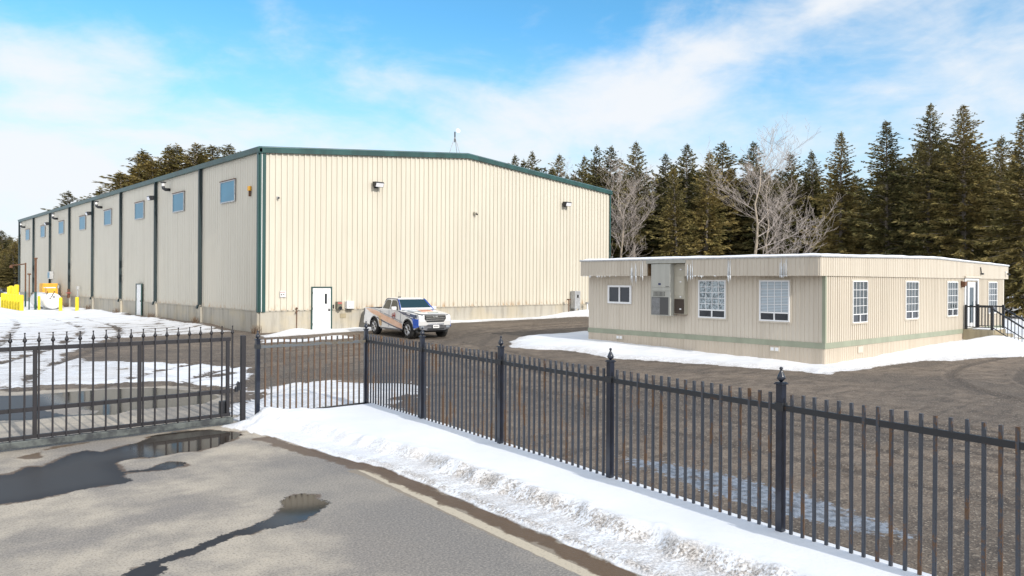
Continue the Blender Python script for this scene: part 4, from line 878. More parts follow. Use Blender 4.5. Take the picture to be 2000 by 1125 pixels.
tk = thing('pickup_truck', (orig.x, orig.y, 0.0), 'white crew-cab pickup with blue, peach and orange wrap parked by the warehouse', 'pickup truck', rz=math.atan2(hd.y, hd.x))
def arch(cx, r, n=9, z0=.40): return [(cx-r*math.cos(math.pi*i/(n-1)), max(z0, .40+r*math.sin(math.pi*i/(n-1)))) for i in range(n)]
def body():
    prof = [(-1.12,.50),(-.62,.46)]+arch(0,.46)[0:]+[(.62,.38),(2.80,.38)]+arch(3.4,.47)+[(4.08,.50),(4.20,.62),(4.24,.80),(4.22,1.02),(4.14,1.10),(3.6,1.175),(2.62,1.24),(.62,1.25),(.60,1.28),(-1.12,1.28),(-1.16,1.20),(-1.16,.60)]
    n = len(prof); bm = bmesh.new(); L = []; ys = [-.94,-.925,.925,.94]
    def yof(y, x, z):  # narrow nose, tuck in at sill and shoulder
        k = 1-.16*max(0,(x-3.75)/.5)**1.6 if x > 3.75 else 1
        k -= .045*max(0, (z-1.0)/.28)
        if x > 2.7 and z > 1.05: k -= .03
        k -= .02*max(0, (.6-z)/.2)
        return y*k
    rows = [[bm.verts.new((x if abs(y) < .93 else x, yof(y, x, z), z)) for x, z in prof] for y in (-.94, .94)]
    for i in range(n): bm.faces.new((rows[0][i], rows[0][(i+1)%n], rows[1][(i+1)%n], rows[1][i]))
    bm.faces.new(rows[0][::-1]); bm.faces.new(rows[1])
    bm.normal_update()
    bmesh.ops.recalc_face_normals(bm, faces=bm.faces)
    # sink the load bed
    top = [f for f in bm.faces if f.normal.z > .99 and f.calc_center_median().x < 0 and f.calc_center_median().z > 1.27][0]
    r_ = bmesh.ops.inset_region(bm, faces=[top], thickness=.07); bmesh.ops.translate(bm, verts=top.verts, vec=(0,0,-.5))
    top.material_index = 1
    for f in bm.faces:
        if f is not top and all(v in [q for q in f.verts] for v in f.verts) and f.calc_center_median().x < .6 and 0.9 < f.calc_center_median().z < 1.2 and abs(f.calc_center_median().y) < .9 and f.calc_center_median().x > -1.1: f.material_index = 1
    for v in bm.verts:
        if v.co.x > 2.7 and v.co.z > 1.0 and abs(v.co.y) > .5: v.co.z -= .02
    me = bpy.data.meshes.new('body'); bmesh.ops.triangulate(bm, faces=[f for f in bm.faces if len(f.verts) > 4]); bm.to_mesh(me); bm.free(); me.materials.append(M_body); me.materials.append(M_black)
    o = bpy.data.objects.new('body', me); COL.objects.link(o); o.parent = tk
    b = o.modifiers.new('bevel','BEVEL'); b.width = .028; b.segments = 3; b.limit_method = 'ANGLE'; b.angle_limit = R(38)
    return o
body()
b = MB(); b.add([(2.62,-.78,1.232),(2.62,.78,1.232),(3.6,.74,1.175),(3.6,-.74,1.175),(4.1,.68,1.115),(4.1,-.68,1.115),(2.62,-.60,1.255),(2.62,.60,1.255),(3.6,.56,1.205),(3.6,-.56,1.205),(4.06,.52,1.145),(4.06,-.52,1.145)],
    [(6,9,8,7),(9,11,10,8),(0,3,9,6),(3,5,11,9),(7,8,2,1),(8,10,4,2),(11,5,4,10),(0,6,7,1)]); b.build('bonnet', M_body, tk, True, bevel=.01)
# cab: lower ring, roof ring
def cab():
    b = MB()
    lo = [(.60,.875),(1.5,.885),(2.62,.87)]; hi = [(.86,.70),(1.45,.715),(1.98,.69)]
    zl, zh = 1.235, 1.735
    vs = []; 
    for (x, y) in lo: vs += [(x,-y,zl),(x,y,zl)]
    for (x, y) in hi: vs += [(x,-y,zh),(x,y,zh)]
    for (x, y) in ((.98,.55),(1.45,.58),(1.84,.54)): vs += [(x,-y,zh+.055),(x,y,zh+.055)]
    b.add(vs, [(0,2,8,6),(2,4,10,8),(1,7,9,3),(3,9,11,5),(0,6,7,1),(4,5,11,10),(6,8,14,12),(8,10,16,14),(7,13,15,9),(9,15,17,11),(12,14,15,13),(14,16,17,15),(6,12,13,7),(10,11,17,16),(0,1,5,4)])
    b.build('cab', M_body, tk, True, bevel=.03)
cab()
def sidep(x, z, s, off_=.0):   # point on the cab side plane
    t = (z-1.235)/.5; yl = .875+.01*(1-abs(x-1.5)/1.1); yh = .70
    return (x, s*(yl+(yh-yl)*t+off_), z)
for s in (-1, 1):
    def poly(P, mat, name, off_=.012):
        b = MB(); b.add([sidep(x,z,s,off_) for x,z in P]+[sidep(x,z,s,off_-.02) for x,z in P], [tuple(range(len(P)))]+[(i,(i+1)%len(P),len(P)+(i+1)%len(P),len(P)+i) for i in range(len(P))]); return b.build(name, mat, tk, True)
    poly([(.78,1.29),(1.50,1.265),(1.46,1.68),(1.05,1.69),(.93,1.63)], M_side, 'rear_side_window')
    poly([(1.57,1.262),(2.38,1.245),(2.02,1.60),(1.88,1.67),(1.53,1.68)], M_side, 'front_side_window')
    poly([(.80,1.54),(.92,1.68),(1.05,1.735),(1.9,1.725),(2.06,1.64),(2.52,1.25),(2.60,1.245),(2.10,1.68),(1.95,1.755),(1.0,1.765),(.84,1.70)], M_navy if s > 0 else M_navy, 'roof_stripe', .016)
    b = MB(); b.box(2.20, s*.93, 1.235, 2.34, s*1.16, 1.40); mo = b.build('side_mirror', M_body, tk, True, bevel=.03); b = MB(); b.box(2.195, s*.95, 1.25, 2.199, s*1.14, 1.385); b.build('mirror_glass', M_glass_dark, mo, True)
    b = MB(); b.box(2.24, s*.86, 1.24, 2.30, s*.94, 1.28); b.build('mirror_arm', M_black, tk, True)
for s in (-1, 1):
    b = MB(); a_ = [(2.60,s*.86,1.245),(2.54,s*.80,1.262),(1.99,s*.645,1.725),(2.02,s*.70,1.70)]; b.add([(x+.018,y*1.012,z+.012) for x,y,z in a_]+[(x-.02,y*.98,z-.02) for x,y,z in a_], [(0,1,2,3),(0,4,5,1),(1,5,6,2),(2,6,7,3),(3,7,4,0)]); b.build('screen_pillar', M_wblue, tk, True)
# glass front and rear
def quadp(P, mat, name, t=.014):
    b = MB(); P = [Vector(p) for p in P]; n_ = (P[1]-P[0]).cross(P[2]-P[0]).normalized(); b.add([tuple(p+n_*t) for p in P]+[tuple(p-n_*.01) for p in P], [tuple(range(len(P)))]+[(i,(i+1)%len(P),len(P)+(i+1)%len(P),len(P)+i) for i in range(len(P))]); return b.build(name, mat, tk, True)
quadp([(2.56,.80,1.262),(2.56,-.80,1.262),(2.02,-.645,1.708),(2.02,.645,1.708)][::-1] , M_wind, 'windscreen', .012)
quadp([(.655,.72,1.34),(.655,-.72,1.34),(.835,-.62,1.69),(.835,.62,1.69)], M_side, 'rear_window', .012)
b = MB(); b.box(2.545,-.82,1.235,2.63,.82,1.262); b.build('wiper_cowl', M_black, tk, True)
b = MB(); b.tube([(1.15,-.2,1.785),(1.12,-.2,2.05)], .008, 5); b.box(1.10,-.24,1.785,1.26,-.16,1.83); b.build('roof_antenna', M_black, tk, True)
# flank decoration on both sides
def yside(x, z):
    k = 1-.16*max(0,(x-3.75)/.5)**1.6 if x > 3.75 else 1
    k -= .045*max(0, (z-1.0)/.28)
    if x > 2.7 and z > 1.05: k -= .03
    return .94*(k-.02*max(0,(.6-z)/.2))
def decal(P, mat, name, s, off_=.006):
    b = MB(); n = len(P); b.add([(x,s*(yside(x,z)+off_),z) for x,z in P]+[(x,s*(yside(x,z)-.012),z) for x,z in P], [tuple(range(n))]+[(i,(i+1)%n,n+(i+1)%n,n+i) for i in range(n)]); return b.build(name, mat, tk, True)
def strip(P, wd, mat, name, s, off_=.008):
    b = MB()
    for (x0_,z0_),(x1_,z1_) in zip(P[:-1],P[1:]):
        d = Vector((x1_-x0_, z1_-z0_)).normalized(); nx_, nz_ = -d.y*wd, d.x*wd; Q = [(x0_+nx_,z0_+nz_),(x1_+nx_,z1_+nz_),(x1_-nx_,z1_-nz_),(x0_-nx_,z0_-nz_)]
        b.add([(x,s*(yside(x,z)+off_),z) for x,z in Q]+[(x,s*(yside(x,z)-.010),z) for x,z in Q], [(0,1,2,3),(0,4,5,1),(1,5,6,2),(2,6,7,3),(3,7,4,0)])
    return b.build(name, mat, tk, True)
for s in (-1, 1):
    decal([(-1.0,1.22),(-.5,1.235),(.3,1.13),(.95,1.0),(1.7,.86),(1.7,.60),(1.1,.70),(.66,.80),(.36,.90),(-.30,1.02),(-.7,1.14)], M_peach, 'wrap_stripe', s)
    decal([(1.7,.86),(2.3,.75),(2.84,.62),(2.86,.42),(2.4,.46),(1.7,.60)], M_peach, 'wrap_stripe', s)
    decal([(.50,.92),(.78,.93),(.76,.46),(.60,.44),(.52,.6)], M_tan, 'wrap_patch', s, .007)
    strip([(.3,.84),(.8,.70),(1.6,.55),(2.4,.43),(2.8,.39)], .020, M_navy, 'dark_swoosh', s)
    strip([(-.5,1.265),(.2,1.20),(.9,1.09)], .008, M_greyline, 'pinstripe', s); strip([(1.0,1.05),(1.8,.92),(2.86,.70)], .010, M_greyline, 'pinstripe', s)
    decal([(2.30,1.225),(2.95,1.21),(3.6,1.12),(4.0,1.06),(3.98,.92),(3.90,.78),(3.80,.86),(3.66,.92),(3.3,.98),(2.9,1.06),(2.6,1.15)], M_navy, 'fender_flash', s)
    decal([(3.80,.93),(3.95,.90),(4.17,.90),(4.20,.56),(4.06,.50),(3.90,.48),(3.895,.56),(3.88,.72)], M_wblue, 'fender_patch', s, .012)
    # round door badge: ring with a few strokes
    b = MB(); cx, cz = 2.02, .98
    for i in range(20):
        a0, a1 = 2*math.pi*i/20, 2*math.pi*(i+1)/20; Q = [(cx+r_*math.cos(a), cz+r_*math.sin(a)) for r_, a in ((.15,a0),(.15,a1),(.134,a1),(.134,a0))]
        b.add([(x,s*(yside(x,z)+.010),z) for x,z in Q]+[(x,s*(yside(x,z)-.01),z) for x,z in Q], [(0,1,2,3),(0,4,5,1),(2,6,7,3)])
    b.build('round_door_badge', M_red, tk, True)
    strip([(1.93,.93),(1.99,1.04),(2.03,.95),(2.08,1.02),(2.12,.92)], .010, M_red, 'badge_script', s, .010)
    for xh in (1.30, 2.16-.0): b = MB(); b.box(xh-.22, s*.935, 1.09, xh-.08, s*.965, 1.12); b.build('door_handle', M_body, tk, True, bevel=.006)
    for xx in (.62, 1.52, 2.66): strip([(xx,1.22),(xx,.45)], .004, M_greyline, 'door_gap', s, .0085)
    mw = Matrix.Translation((3.40, s*(yside(3.4,1.08)+.014), 1.075)) @ Matrix.Rotation(R(6) if s > 0 else R(-0), 4, 'Y') @ Matrix.Rotation(math.pi if s > 0 else 0, 4, 'Z') @ Matrix.Rotation(R(90), 4, 'X')
    if s < 0: mw = mw @ Matrix.Rotation(R(-9), 4, 'Z')
    text_mesh('OAK', .15, 'fender_lettering', M_white, tk, mw, .003, .004)
    strip([(3.06,1.045),(3.85,.945)], .010, M_white, 'lettering_underline', s, .012)
    # lamps
    b = MB(); b.extr([(4.20,.93),(4.20,1.09),(3.98,1.10),(3.90,1.0),(3.95,.92)], 1, s*.60, s*.845); b.v = [(x-(.10*(abs(y)-.60)/.245), y, z) for x, y, z in b.v]; hl = b.build('headlight', M_head, tk, True, bevel=.01)
    b = MB(); b.box(4.205-.0, s*.56, .50, 4.232, s*.74, .60); b.build('fog_light', M_head, tk, True)
    b = MB(); b.box(-1.18, s*.80, .90, -1.10, s*.935, 1.22); b.build('tail_light', M_bump, tk, True)
    # running board and wheel housings
    b = MB(); b.box(.70, s*.84, .33, 2.72, s*.95, .38); b.build('running_board', M_bump, tk, True)
# orange print on the bonnet
b = MB(); b.add([(2.75,-.10,1.262),(2.75,.42,1.262),(3.5,.30,1.224),(3.5,-.30,1.224),(2.75,-.10,1.25),(2.75,.42,1.25),(3.5,.30,1.21),(3.5,-.30,1.21)], [(0,3,2,1),(0,4,7,3),(3,7,6,2),(2,6,5,1),(1,5,4,0)]); b.build('bonnet_print', M_or, tk, True)
b = MB(); b.add([(4.0,-.26,1.166),(4.0,.26,1.166),(4.05,.26,1.160),(4.05,-.26,1.160),(4.0,-.26,1.13),(4.0,.26,1.13),(4.05,.26,1.13),(4.05,-.26,1.13)], [(0,3,2,1),(0,4,7,3),(3,7,6,2),(2,6,5,1)]); b.build('bonnet_lettering_strip', pmat('teal_print', (.05,.15,.14), .4), tk, True)
# grille, bumper, plate
b = MB(); b.extr([(-.52,1.075),(.52,1.075),(.54,.90),(.42,.76),(-.42,.76),(-.54,.90)], 0, 4.19, 4.252); gr_ = b.build('grille', M_dark, tk, True)
for z_ in (1.03, .94, .85): b = MB(); b.box(4.2525,-.49,z_-.022,4.270,.49,z_+.018); b.build('grille_bar', M_chrome, gr_, True)
text_mesh('GMC', .125, 'grille_emblem', M_chrome, gr_, Matrix.Translation((4.276,0,.985)) @ Matrix.Rotation(R(90),4,'Z') @ Matrix.Rotation(R(90),4,'X'), .005, .005)
b = MB(); b.extr([(-.80,.72),(.80,.72),(.83,.60),(.74,.44),(.45,.40),(-.45,.40),(-.74,.44),(-.83,.60)], 0, 4.12, 4.30); b.v = [(x-.16*max(0,(abs(y)-.45)/.4)**1.5, y, z) for x,y,z in b.v]; b.build('front_bumper', M_bump, tk, True, bevel=.02)
b = MB(); b.box(4.301,-.40,.645,4.325,.40,.70); b.build('bumper_trim', M_chrome, tk, True, bevel=.006); b = MB(); b.box(4.301,-.42,.44,4.315,.42,.50); b.build('lower_intake', M_dark, tk, True)
b = MB(); b.box(4.302,-.155,.50,4.318,.155,.635); pl_ = b.build('number_plate', M_white, tk, True); b = MB(); 
for i in range(6): b.box(4.3181,-.12+.042*i,.54,4.3205,-.095+.042*i,.60)
b.build('plate_characters', M_ink, pl_, True)
b = MB(); b.box(-1.30,-.88,.50,-1.161,.88,.66); b.build('rear_bumper', M_chrome, tk, True, bevel=.02)
b = MB(); b.box(-1.0,-.80,.30,4.0,.80,.42); b.build('chassis', M_dark, tk, True)
def wheel(cx, s):
    t = MB(); R_ = .395; c = (cx, s*.80, R_); prof = [(.24,-.125),(.33,-.135),(.375,-.12),(.395,-.08),(.397,0),(.395,.08),(.375,.12),(.33,.135),(.24,.125)]
    t.lathe(c, prof, 28, 'y'); to = t.build('wheel', M_tyre, tk, True, smooth=False)
    r_ = MB(); o_ = s*.137
    r_.lathe((cx, s*.80+s*.06, R_), [(.235,0),(.235,.004)], 20, 'y'); r_.build('rim_back', M_dark, to, True)
    r_ = MB()
    for k in range(6):
        a = 2*math.pi*k/6+.3
        for da in (-.16, .16):
            p0 = (cx+.05*math.cos(a), s*.80+o_*.82, R_+.05*math.sin(a)); p1 = (cx+.235*math.cos(a+da), s*.80+o_, R_+.235*math.sin(a+da)); r_.tube([p0,p1], [.026,.018], 4)
    n_ = 24
    for k in range(n_):
        a0, a1 = 2*math.pi*k/n_, 2*math.pi*(k+1)/n_; r_.tube([(cx+.24*math.cos(a0), s*.80+o_, R_+.24*math.sin(a0)),(cx+.24*math.cos(a1), s*.80+o_, R_+.24*math.sin(a1))], .012, 4, False)
    r_.lathe((cx, s*.80+o_*.9-.01, R_), [(.055,0),(.055,.02)], 10, 'y'); r_.build('rim', M_rim, to, True)
for cx in (0, 3.4):
    for s in (-1, 1):
        wheel(cx, s)
        b = MB(); n_ = 12; rr = .455 if cx == 0 else .465
        for k in range(n_):
            a0, a1 = math.pi*k/n_, math.pi*(k+1)/n_
            b.add([(cx+rr*math.cos(a0), s*.60, .40+rr*math.sin(a0)),(cx+rr*math.cos(a1), s*.60, .40+rr*math.sin(a1)),(cx+rr*math.cos(a1), s*.93, .40+rr*math.sin(a1)),(cx+rr*math.cos(a0), s*.93, .40+rr*math.sin(a0))], [(0,1,2,3)])
        b.add([(cx+rr*math.cos(math.pi*k/12), s*.60, .40+rr*math.sin(math.pi*k/12)) for k in range(13)], [tuple(range(13))]); b.build('wheel_arch', M_dark, tk, True)
        b = MB()
        for k in range(n_):
            a0, a1 = math.pi*k/n_, math.pi*(k+1)/n_; e0, e1 = rr-.012, rr+.035
            P = [(cx+e*math.cos(a), .40+e*math.sin(a)) for e, a in ((e0,a0),(e1,a0),(e1,a1),(e0,a1))]
            b.add([(x, s*(yside(x, z)+.012), z) for x, z in P]+[(x, s*(yside(x, z)-.03), z) for x, z in P], [(0,1,2,3),(1,5,6,2),(0,3,7,4)])
        b.build('arch_lip', M_black, tk, True)

# ---------------------------------------------------------------- yellow bollards, tank and the far yard
def bollard(x, y, h, r_, label, group, mat=M_yellow):
    z = H(x, y); b = MB(); b.lathe((x, y, z-.2), [(r_,0),(r_,h+.12),(r_*.85,h+.18),(r_*.4,h+.2)], 14); tag(b.build('bollard', mat, None), label, 'bollard', group)
ROWL = ['bollard at the right end of the near yellow row','second from the right in the near yellow row','third from the right in the near yellow row','fourth from the right in the near yellow row','fifth from the right in the near yellow row','sixth from the right in the near yellow row','seventh from the right in the near yellow row','yellow bollard of the near row at the photo\'s left edge']
for i in range(8): bollard(11.35, 71.6+1.28*i, 1.28, .15, ROWL[i], 'yellow bollards in the near row')
for i, (x, y, h) in enumerate(((13.0,84.5,2.0),(13.2,87.3,1.8),(13.3,90.5,1.75),(13.9,93.5,1.8))):
    bollard(x, y, h, .20, ['taller yellow bollard behind the right end of the near row','tall yellow bollard second behind the near row','tall yellow bollard third behind the near row','farthest tall yellow bollard beside the wall'][i], 'taller yellow bollards behind the near row')
bollard(13.75, 69.9, 1.08, .13, 'yellow bollard just right of the white tank', 'yellow bollards near the white tank'); bollard(14.45, 67.7, 1.06, .13, 'yellow bollard farthest right along the long wall', 'yellow bollards near the white tank'); bollard(12.75, 72.7, 1.15, .10, 'slim yellow bollard in front of the white tank', 'yellow bollards near the white tank')
tn = thing('fuel_tank', (13.9, 75, 0), 'white horizontal fuel tank with a pump, snow around it', 'tank')
b = MB(); b.lathe((13.75, 72.6, .72), [(.05,-.16),(.35,-.13),(.55,-.06),(.66,.04),(.66,6.0),(.55,6.1),(.35,6.15),(.05,6.18)], 26, 'y'); b.build('tank_shell', M_white, tn, smooth=True)
b = MB(); b.box(13.2,73.4,-.1,14.3,73.6,.3); b.box(13.2,77.4,-.1,14.3,77.6,.3); b.build('saddle', M_galv, tn)
b = MB(); b.box(13.45,73.6,1.36,13.95,74.2,1.78); b.build('pump_box', M_orange, tn); b = MB(); b.box(13.4,73.55,1.781,14.1,74.6,1.86); b.build('pump_lid', M_white, tn)
b = MB(); b.tube([(13.5,73.5,1.5),(13.35,73.0,1.2),(13.3,72.6,.8),(13.5,72.4,.95),(13.7,72.45,1.3),(13.95,73.2,1.5)], .035, 6); b.build('hose', M_black, tn, smooth=True)
b = MB(); b.box(13.66,72.41,1.0,13.86,72.43,1.02); b.box(13.68,72.41,1.05,13.84,72.43,1.16); b.build('tank_label', M_greyline, tn)
t = thing('equipment_cabinet', (14.7, 79.5, 0), 'orange-yellow equipment cabinet behind the white tank', 'cabinet'); b = MB(); b.box(14.1,78.9,0,15.3,80.3,2.15); b.build('housing', M_orange, t, bevel=.03); b = MB(); b.box(14.3,78.86,1.5,15.1,78.899,1.62); b.build('panel', M_yellow, t)
def lamp_pole(x, y, h, r_, mat, label, arm=None, two=None):
    t = thing('service_pole', (x, y, 0), label, 'pole'); b = MB(); b.tube([(x,y,-.1),(x,y,h*.35)], r_, 8); b.build('base', M_green if mat is M_brown else mat, t)
    b = MB(); b.tube([(x,y,h*.35),(x,y,h)], r_*.9, 8); b.build('pole', mat, t)
    if arm: b = MB(); b.tube([(x,y,h-.1),(x+arm[0],y+arm[1],h-.25)], r_*.8, 6); b.lathe((x+arm[0],y+arm[1],h-.45),[(.16,0),(.13,.18),(.04,.26)],8); b.build('lamp_arm', M_brown, t)
    if two: b = MB(); b.box(x-.12,y-.12,h-.02,x+.12,y+.12,h+.10); b.build('cap', M_brown, t)
lamp_pole(12.62, 73.4, 4.2, .09, M_brown, 'tall rusty pole in front of the white tank', None, True); lamp_pole(12.25, 73.9, 2.9, .05, M_brown, 'short thin rusty pipe beside the tall pole', None, True); lamp_pole(13.2, 81.4, 4.0, .07, M_brown, 'rusty lamp pole left of the white tank', (-.9, 1.4))
t = thing('wall_box', (X0, 82.5, 2.8), 'grey box on the long wall above the orange cabinet', 'box'); b = MB(); b.box(X0-.35,82.0,2.55,X0-.035,83.0,3.25); b.build('box', M_galv, t); b = MB(); b.box(X0-.36,82.1,2.65,X0-.351,82.9,3.15); b.build('door', M_glass_sky, t)
t = thing('wall_valve', (X0, 75.0, 1.4), 'dark red valve on the long wall by a downspout', 'valve'); b = MB(); b.tube([(X0-.3,74.6,.9),(X0-.3,74.6,1.7)], .10, 8); b.build('body', M_brown, t); b = MB(); b.lathe((X0-.3,74.6,1.3),[(.05,0),(.22,.03),(.22,.08),(.05,.1)],10); b.build('wheel', M_red, t)
for k, y_ in enumerate((71.6, 79.0)):
    t = thing('wall_pipe', (X0-.2, y_, 0), ['thin grey pipe on the long wall between two bollards','thin grey pipe on the long wall behind the white tank'][k], 'pipe', 'thin pipes on the long wall'); b = MB(); b.tube([(X0-.25,y_,0),(X0-.25,y_,1.7)], .035, 6); b.build('pipe', M_galv, t); b = MB(); b.box(X0-.33,y_-.1,1.7,X0-.17,y_+.1,1.95); b.build('head', M_galv, t)
# cars at the far end of the yard
def car(x, y, rz, mat, label):
    t = thing('parked_car', (x, y, 0), label, 'car', 'cars parked at the far end of the yard', rz)
    b = MB(); b.extr([(-2.2,.35),(2.2,.35),(2.25,.75),(1.4,.92),(-1.6,.98),(-2.25,.9)], 1, -.88, .88); b.build('body', mat, t, True, bevel=.06)
    b = MB(); b.add([(-1.5,-.78,.95),(1.1,-.78,.93),(.4,-.62,1.42),(-1.1,-.62,1.44),(-1.5,.78,.95),(1.1,.78,.93),(.4,.62,1.42),(-1.1,.62,1.44)], [(0,1,2,3),(4,7,6,5),(0,3,7,4),(1,5,6,2),(3,2,6,7),(0,4,5,1)]); b.build('windows', M_glass_dark, t, True)
    b = MB(); b.box(-1.1,-.62,1.441,.4,.62,1.50); b.build('roof', M_snowm, t, True, bevel=.02)
    for cx in (-1.4, 1.4):
        for s in (-1, 1): b = MB(); b.lathe((cx, s*.80, .33), [(.2,-.1),(.33,-.09),(.33,.09),(.2,.1)], 16, 'y'); b.build('wheel', M_tyre, t, True)
car(15.9, 124, R(60), pmat('dark_car_paint',(.03,.035,.06),.25), 'dark car with a snowy roof, rightmost at the far end of the yard'); car(12.6, 127, R(55), M_body, 'white car with a snowy roof between two dark cars'); car(9.4, 130, R(60), pmat('purple_grey_car_paint',(.05,.04,.08),.25), 'dark purple car with a snowy roof, leftmost at the far end of the yard')

# ---------------------------------------------------------------- trees
def tree_mats(name, a, b_, c_):
    m = bpy.data.materials.new(name); m.use_nodes = True; N = NT(m.node_tree); p = N.n['Principled BSDF']
    oi = N.new('ShaderNodeObjectInfo').outputs['Random']; co = N.new('ShaderNodeNewGeometry').outputs['Position']
    n = N.noise(co, .55, 4, .6); n2 = N.noise(co, 5.0, 3, .6)
    c = N.mix(N.ramp(n, .36, .62), a, b_); c = N.mix(N.ramp(n2, .52, .70, 0, .8), c, c_); c = N.mix(N.math('MULTIPLY', oi, .45), c, tuple(x*.55 for x in a))  # noise paints sunlit olive and shaded green tones into the needle colour
    N.put(p.inputs['Base Color'], c); p.inputs['Roughness'].default_value = .75; p.inputs['Specular IOR Level'].default_value = .15; return m
M_ndl = tree_mats('spruce_needles', (0.080, 0.086, 0.034), (0.21, 0.175, 0.068), (0.33, 0.25, 0.11))
M_ndl2 = tree_mats('olive_needles', (0.14, 0.125, 0.044), (0.28, 0.215, 0.078), (0.36, 0.27, 0.11))
M_bark = pmat('spruce_bark', (0.33, 0.285, 0.24), 0.9, 0, .5, 3, streak=True)
M_pale = pmat('pale_bare_bark', (0.40, 0.335, 0.26), 0.85, 0, .35, 3); M_pale2 = pmat('twig_bark', (0.46, 0.40, 0.36), 0.85, 0, .3, 5)
def spruce_mesh(seed, Ht, Rd, z0, droop=.25, dens=1.0, dead=True):
    rnd = random.Random(seed); V = []; Fc = []; tb = MB(); lean = (rnd.uniform(-.3,.3), rnd.uniform(-.3,.3))
    axis = lambda z: (lean[0]*(z/Ht)**2*2, lean[1]*(z/Ht)**2*2)
    tb.tube([(*axis(z), z) for z in (-.2, Ht*.3, Ht*.6, Ht*.9, Ht)], [.20, .155, .10, .035, .01], 7)
    def spray(p, d, l, wd):
        # three slender blades fanning from p along d, hanging a little
        up = Vector((0,0,1)); sd = d.cross(up)
        if sd.length < .01: sd = Vector((1,0,0))
        sd.normalize()
        for k in range(3):
            dd = (d*rnd.uniform(.5,1.1)+sd*rnd.uniform(-.8,.8)+up*rnd.uniform(-.55,.22)).normalized(); q = p+dd*l*rnd.uniform(.65,1.15)
            t = dd.cross(Vector((rnd.uniform(-1,1),rnd.uniform(-1,1),rnd.uniform(-1,1)))).normalized()*wd*rnd.uniform(.6,1.2)
            m_ = p.lerp(q, .45); b = len(V); V.extend([tuple(p-dd*.04), tuple(m_+t), tuple(q), tuple(m_-t)]); Fc.append((b, b+1, b+2, b+3))
    z = z0
    while z < Ht-.15:
        t = (z-z0)/(Ht-z0); prof = (1-t)**.74*min(1, .5+t*3.2)*(1.0 if t < .93 else .75)
        n = max(3, int((5.5+rnd.random()*2.5)*dens)); a0 = rnd.random()*6.28
        for i in range(n):
            L = Rd*prof*rnd.uniform(.45, 1.15)*(.80+.35*math.sin(z*2.1+a0+i*1.3))+.05; a = a0+2*math.pi*i/n+rnd.uniform(-.35,.35); ax, ay = axis(z)
            rise = (.55*t+.05)-droop*(1-t); d = Vector((math.cos(a), math.sin(a), rise)).normalized(); base = Vector((ax, ay, z+rnd.uniform(-.12,.12))); pts = [base]
            sag = rnd.uniform(.02,.09)*(1-t); ns = max(2, int(L/.24)); p = base.copy(); dd = d.copy()
            for k in range(ns):
                f = (k+1)/ns; dd = (dd+Vector((0,0,-sag if f < .6 else sag*1.6))).normalized(); p = p+dd*(L/ns); pts.append(p.copy())
                if f > .16:
                    for _ in range(2 if f < .5 else 3): spray(p+Vector((rnd.uniform(-.1,.1),rnd.uniform(-.1,.1),rnd.uniform(-.05,.05))), dd, (.10+.42*min(1,(1-t)*1.6))*rnd.uniform(.6,1.25), .022+.045*min(1,(1-t)*2))
            if L > .7: tb.tube([pts[0], pts[len(pts)//2], pts[-1]], [.022+.012*(1-t), .014, .004], 3, False)
        z += (.13+.26*(1-t))*rnd.uniform(.8,1.2)
    for k in range(4): spray(Vector((*axis(Ht), Ht-.1*k)), Vector((rnd.uniform(-.4,.4),rnd.uniform(-.4,.4),1)), .28, .03)
    if dead:
        zz = .8
        while zz < z0+1:
            a = rnd.random()*6.28; L = rnd.uniform(.4, 1.5); e = (math.cos(a)*L, math.sin(a)*L, zz+rnd.uniform(-.25,.15)); tb.tube([(0,0,zz), e], [.016,.004], 3, False)
            if rnd.random() < .5: a2 = a+rnd.uniform(-.8,.8); tb.tube([(e[0]*.5,e[1]*.5,zz*.5+e[2]*.5), (e[0]*.5+math.cos(a2)*L*.4, e[1]*.5+math.sin(a2)*L*.4, e[2])], [.010,.003], 3, False)
            zz += rnd.uniform(.10,.30)
    cm = bpy.data.meshes.new('crown'); cm.from_pydata(V, [], Fc); cm.materials.append(M_ndl)
    tm = bpy.data.meshes.new('trunk'); tm.from_pydata(tb.v, [], tb.f); tm.materials.append(M_bark); return cm, tm
#             seed  H    R    z0   droop dens
SP_ = [spruce_mesh(11, 17, 3.9, 1.6, .30, 1.2), spruce_mesh(12, 16, 3.5, 6.4, .25, 1.1), spruce_mesh(13, 14, 3.1, 6.2, .22, 1.0), spruce_mesh(14, 15, 3.9, 2.0, .35, 1.2), spruce_mesh(15, 13.5, 2.9, 5.6, .2, 1.0), spruce_mesh(16, 17, 4.7, .9, .42, 1.25)]
SPH = [17, 16, 14, 15, 13.5, 17]
SPO = []
for cm, tm in SP_:
    c2 = cm.copy(); c2.materials.clear(); c2.materials.append(M_ndl2); SPO.append((c2, tm))
def spruce(x, y, h, kind, label, group, olive=False, wide=1.0):
    cm, tm = (SPO if olive else SP_)[kind]; s = h/SPH[kind]; t = thing('spruce_tree', (x, y, H(x, y)-.05), label, 'tree', group)
    rr_ = random.Random(int(x*31+y*17)).random()*6.28; jw = .85+.4*random.Random(int(x*7+y*13)).random(); t.scale = (s*wide*jw, s*wide*jw, s); t.rotation_euler.z = rr_
    for nm, me in (('crown', cm), ('trunk', tm)): o = bpy.data.objects.new(nm, me); COL.objects.link(o); o.parent = t
def pix(px, d): # bearing helper: point at a given bearing (as a tangent) and distance ahead
    t = (px-1000)/1496.7; v = F*d+RT*(t*d); return v.x, v.y
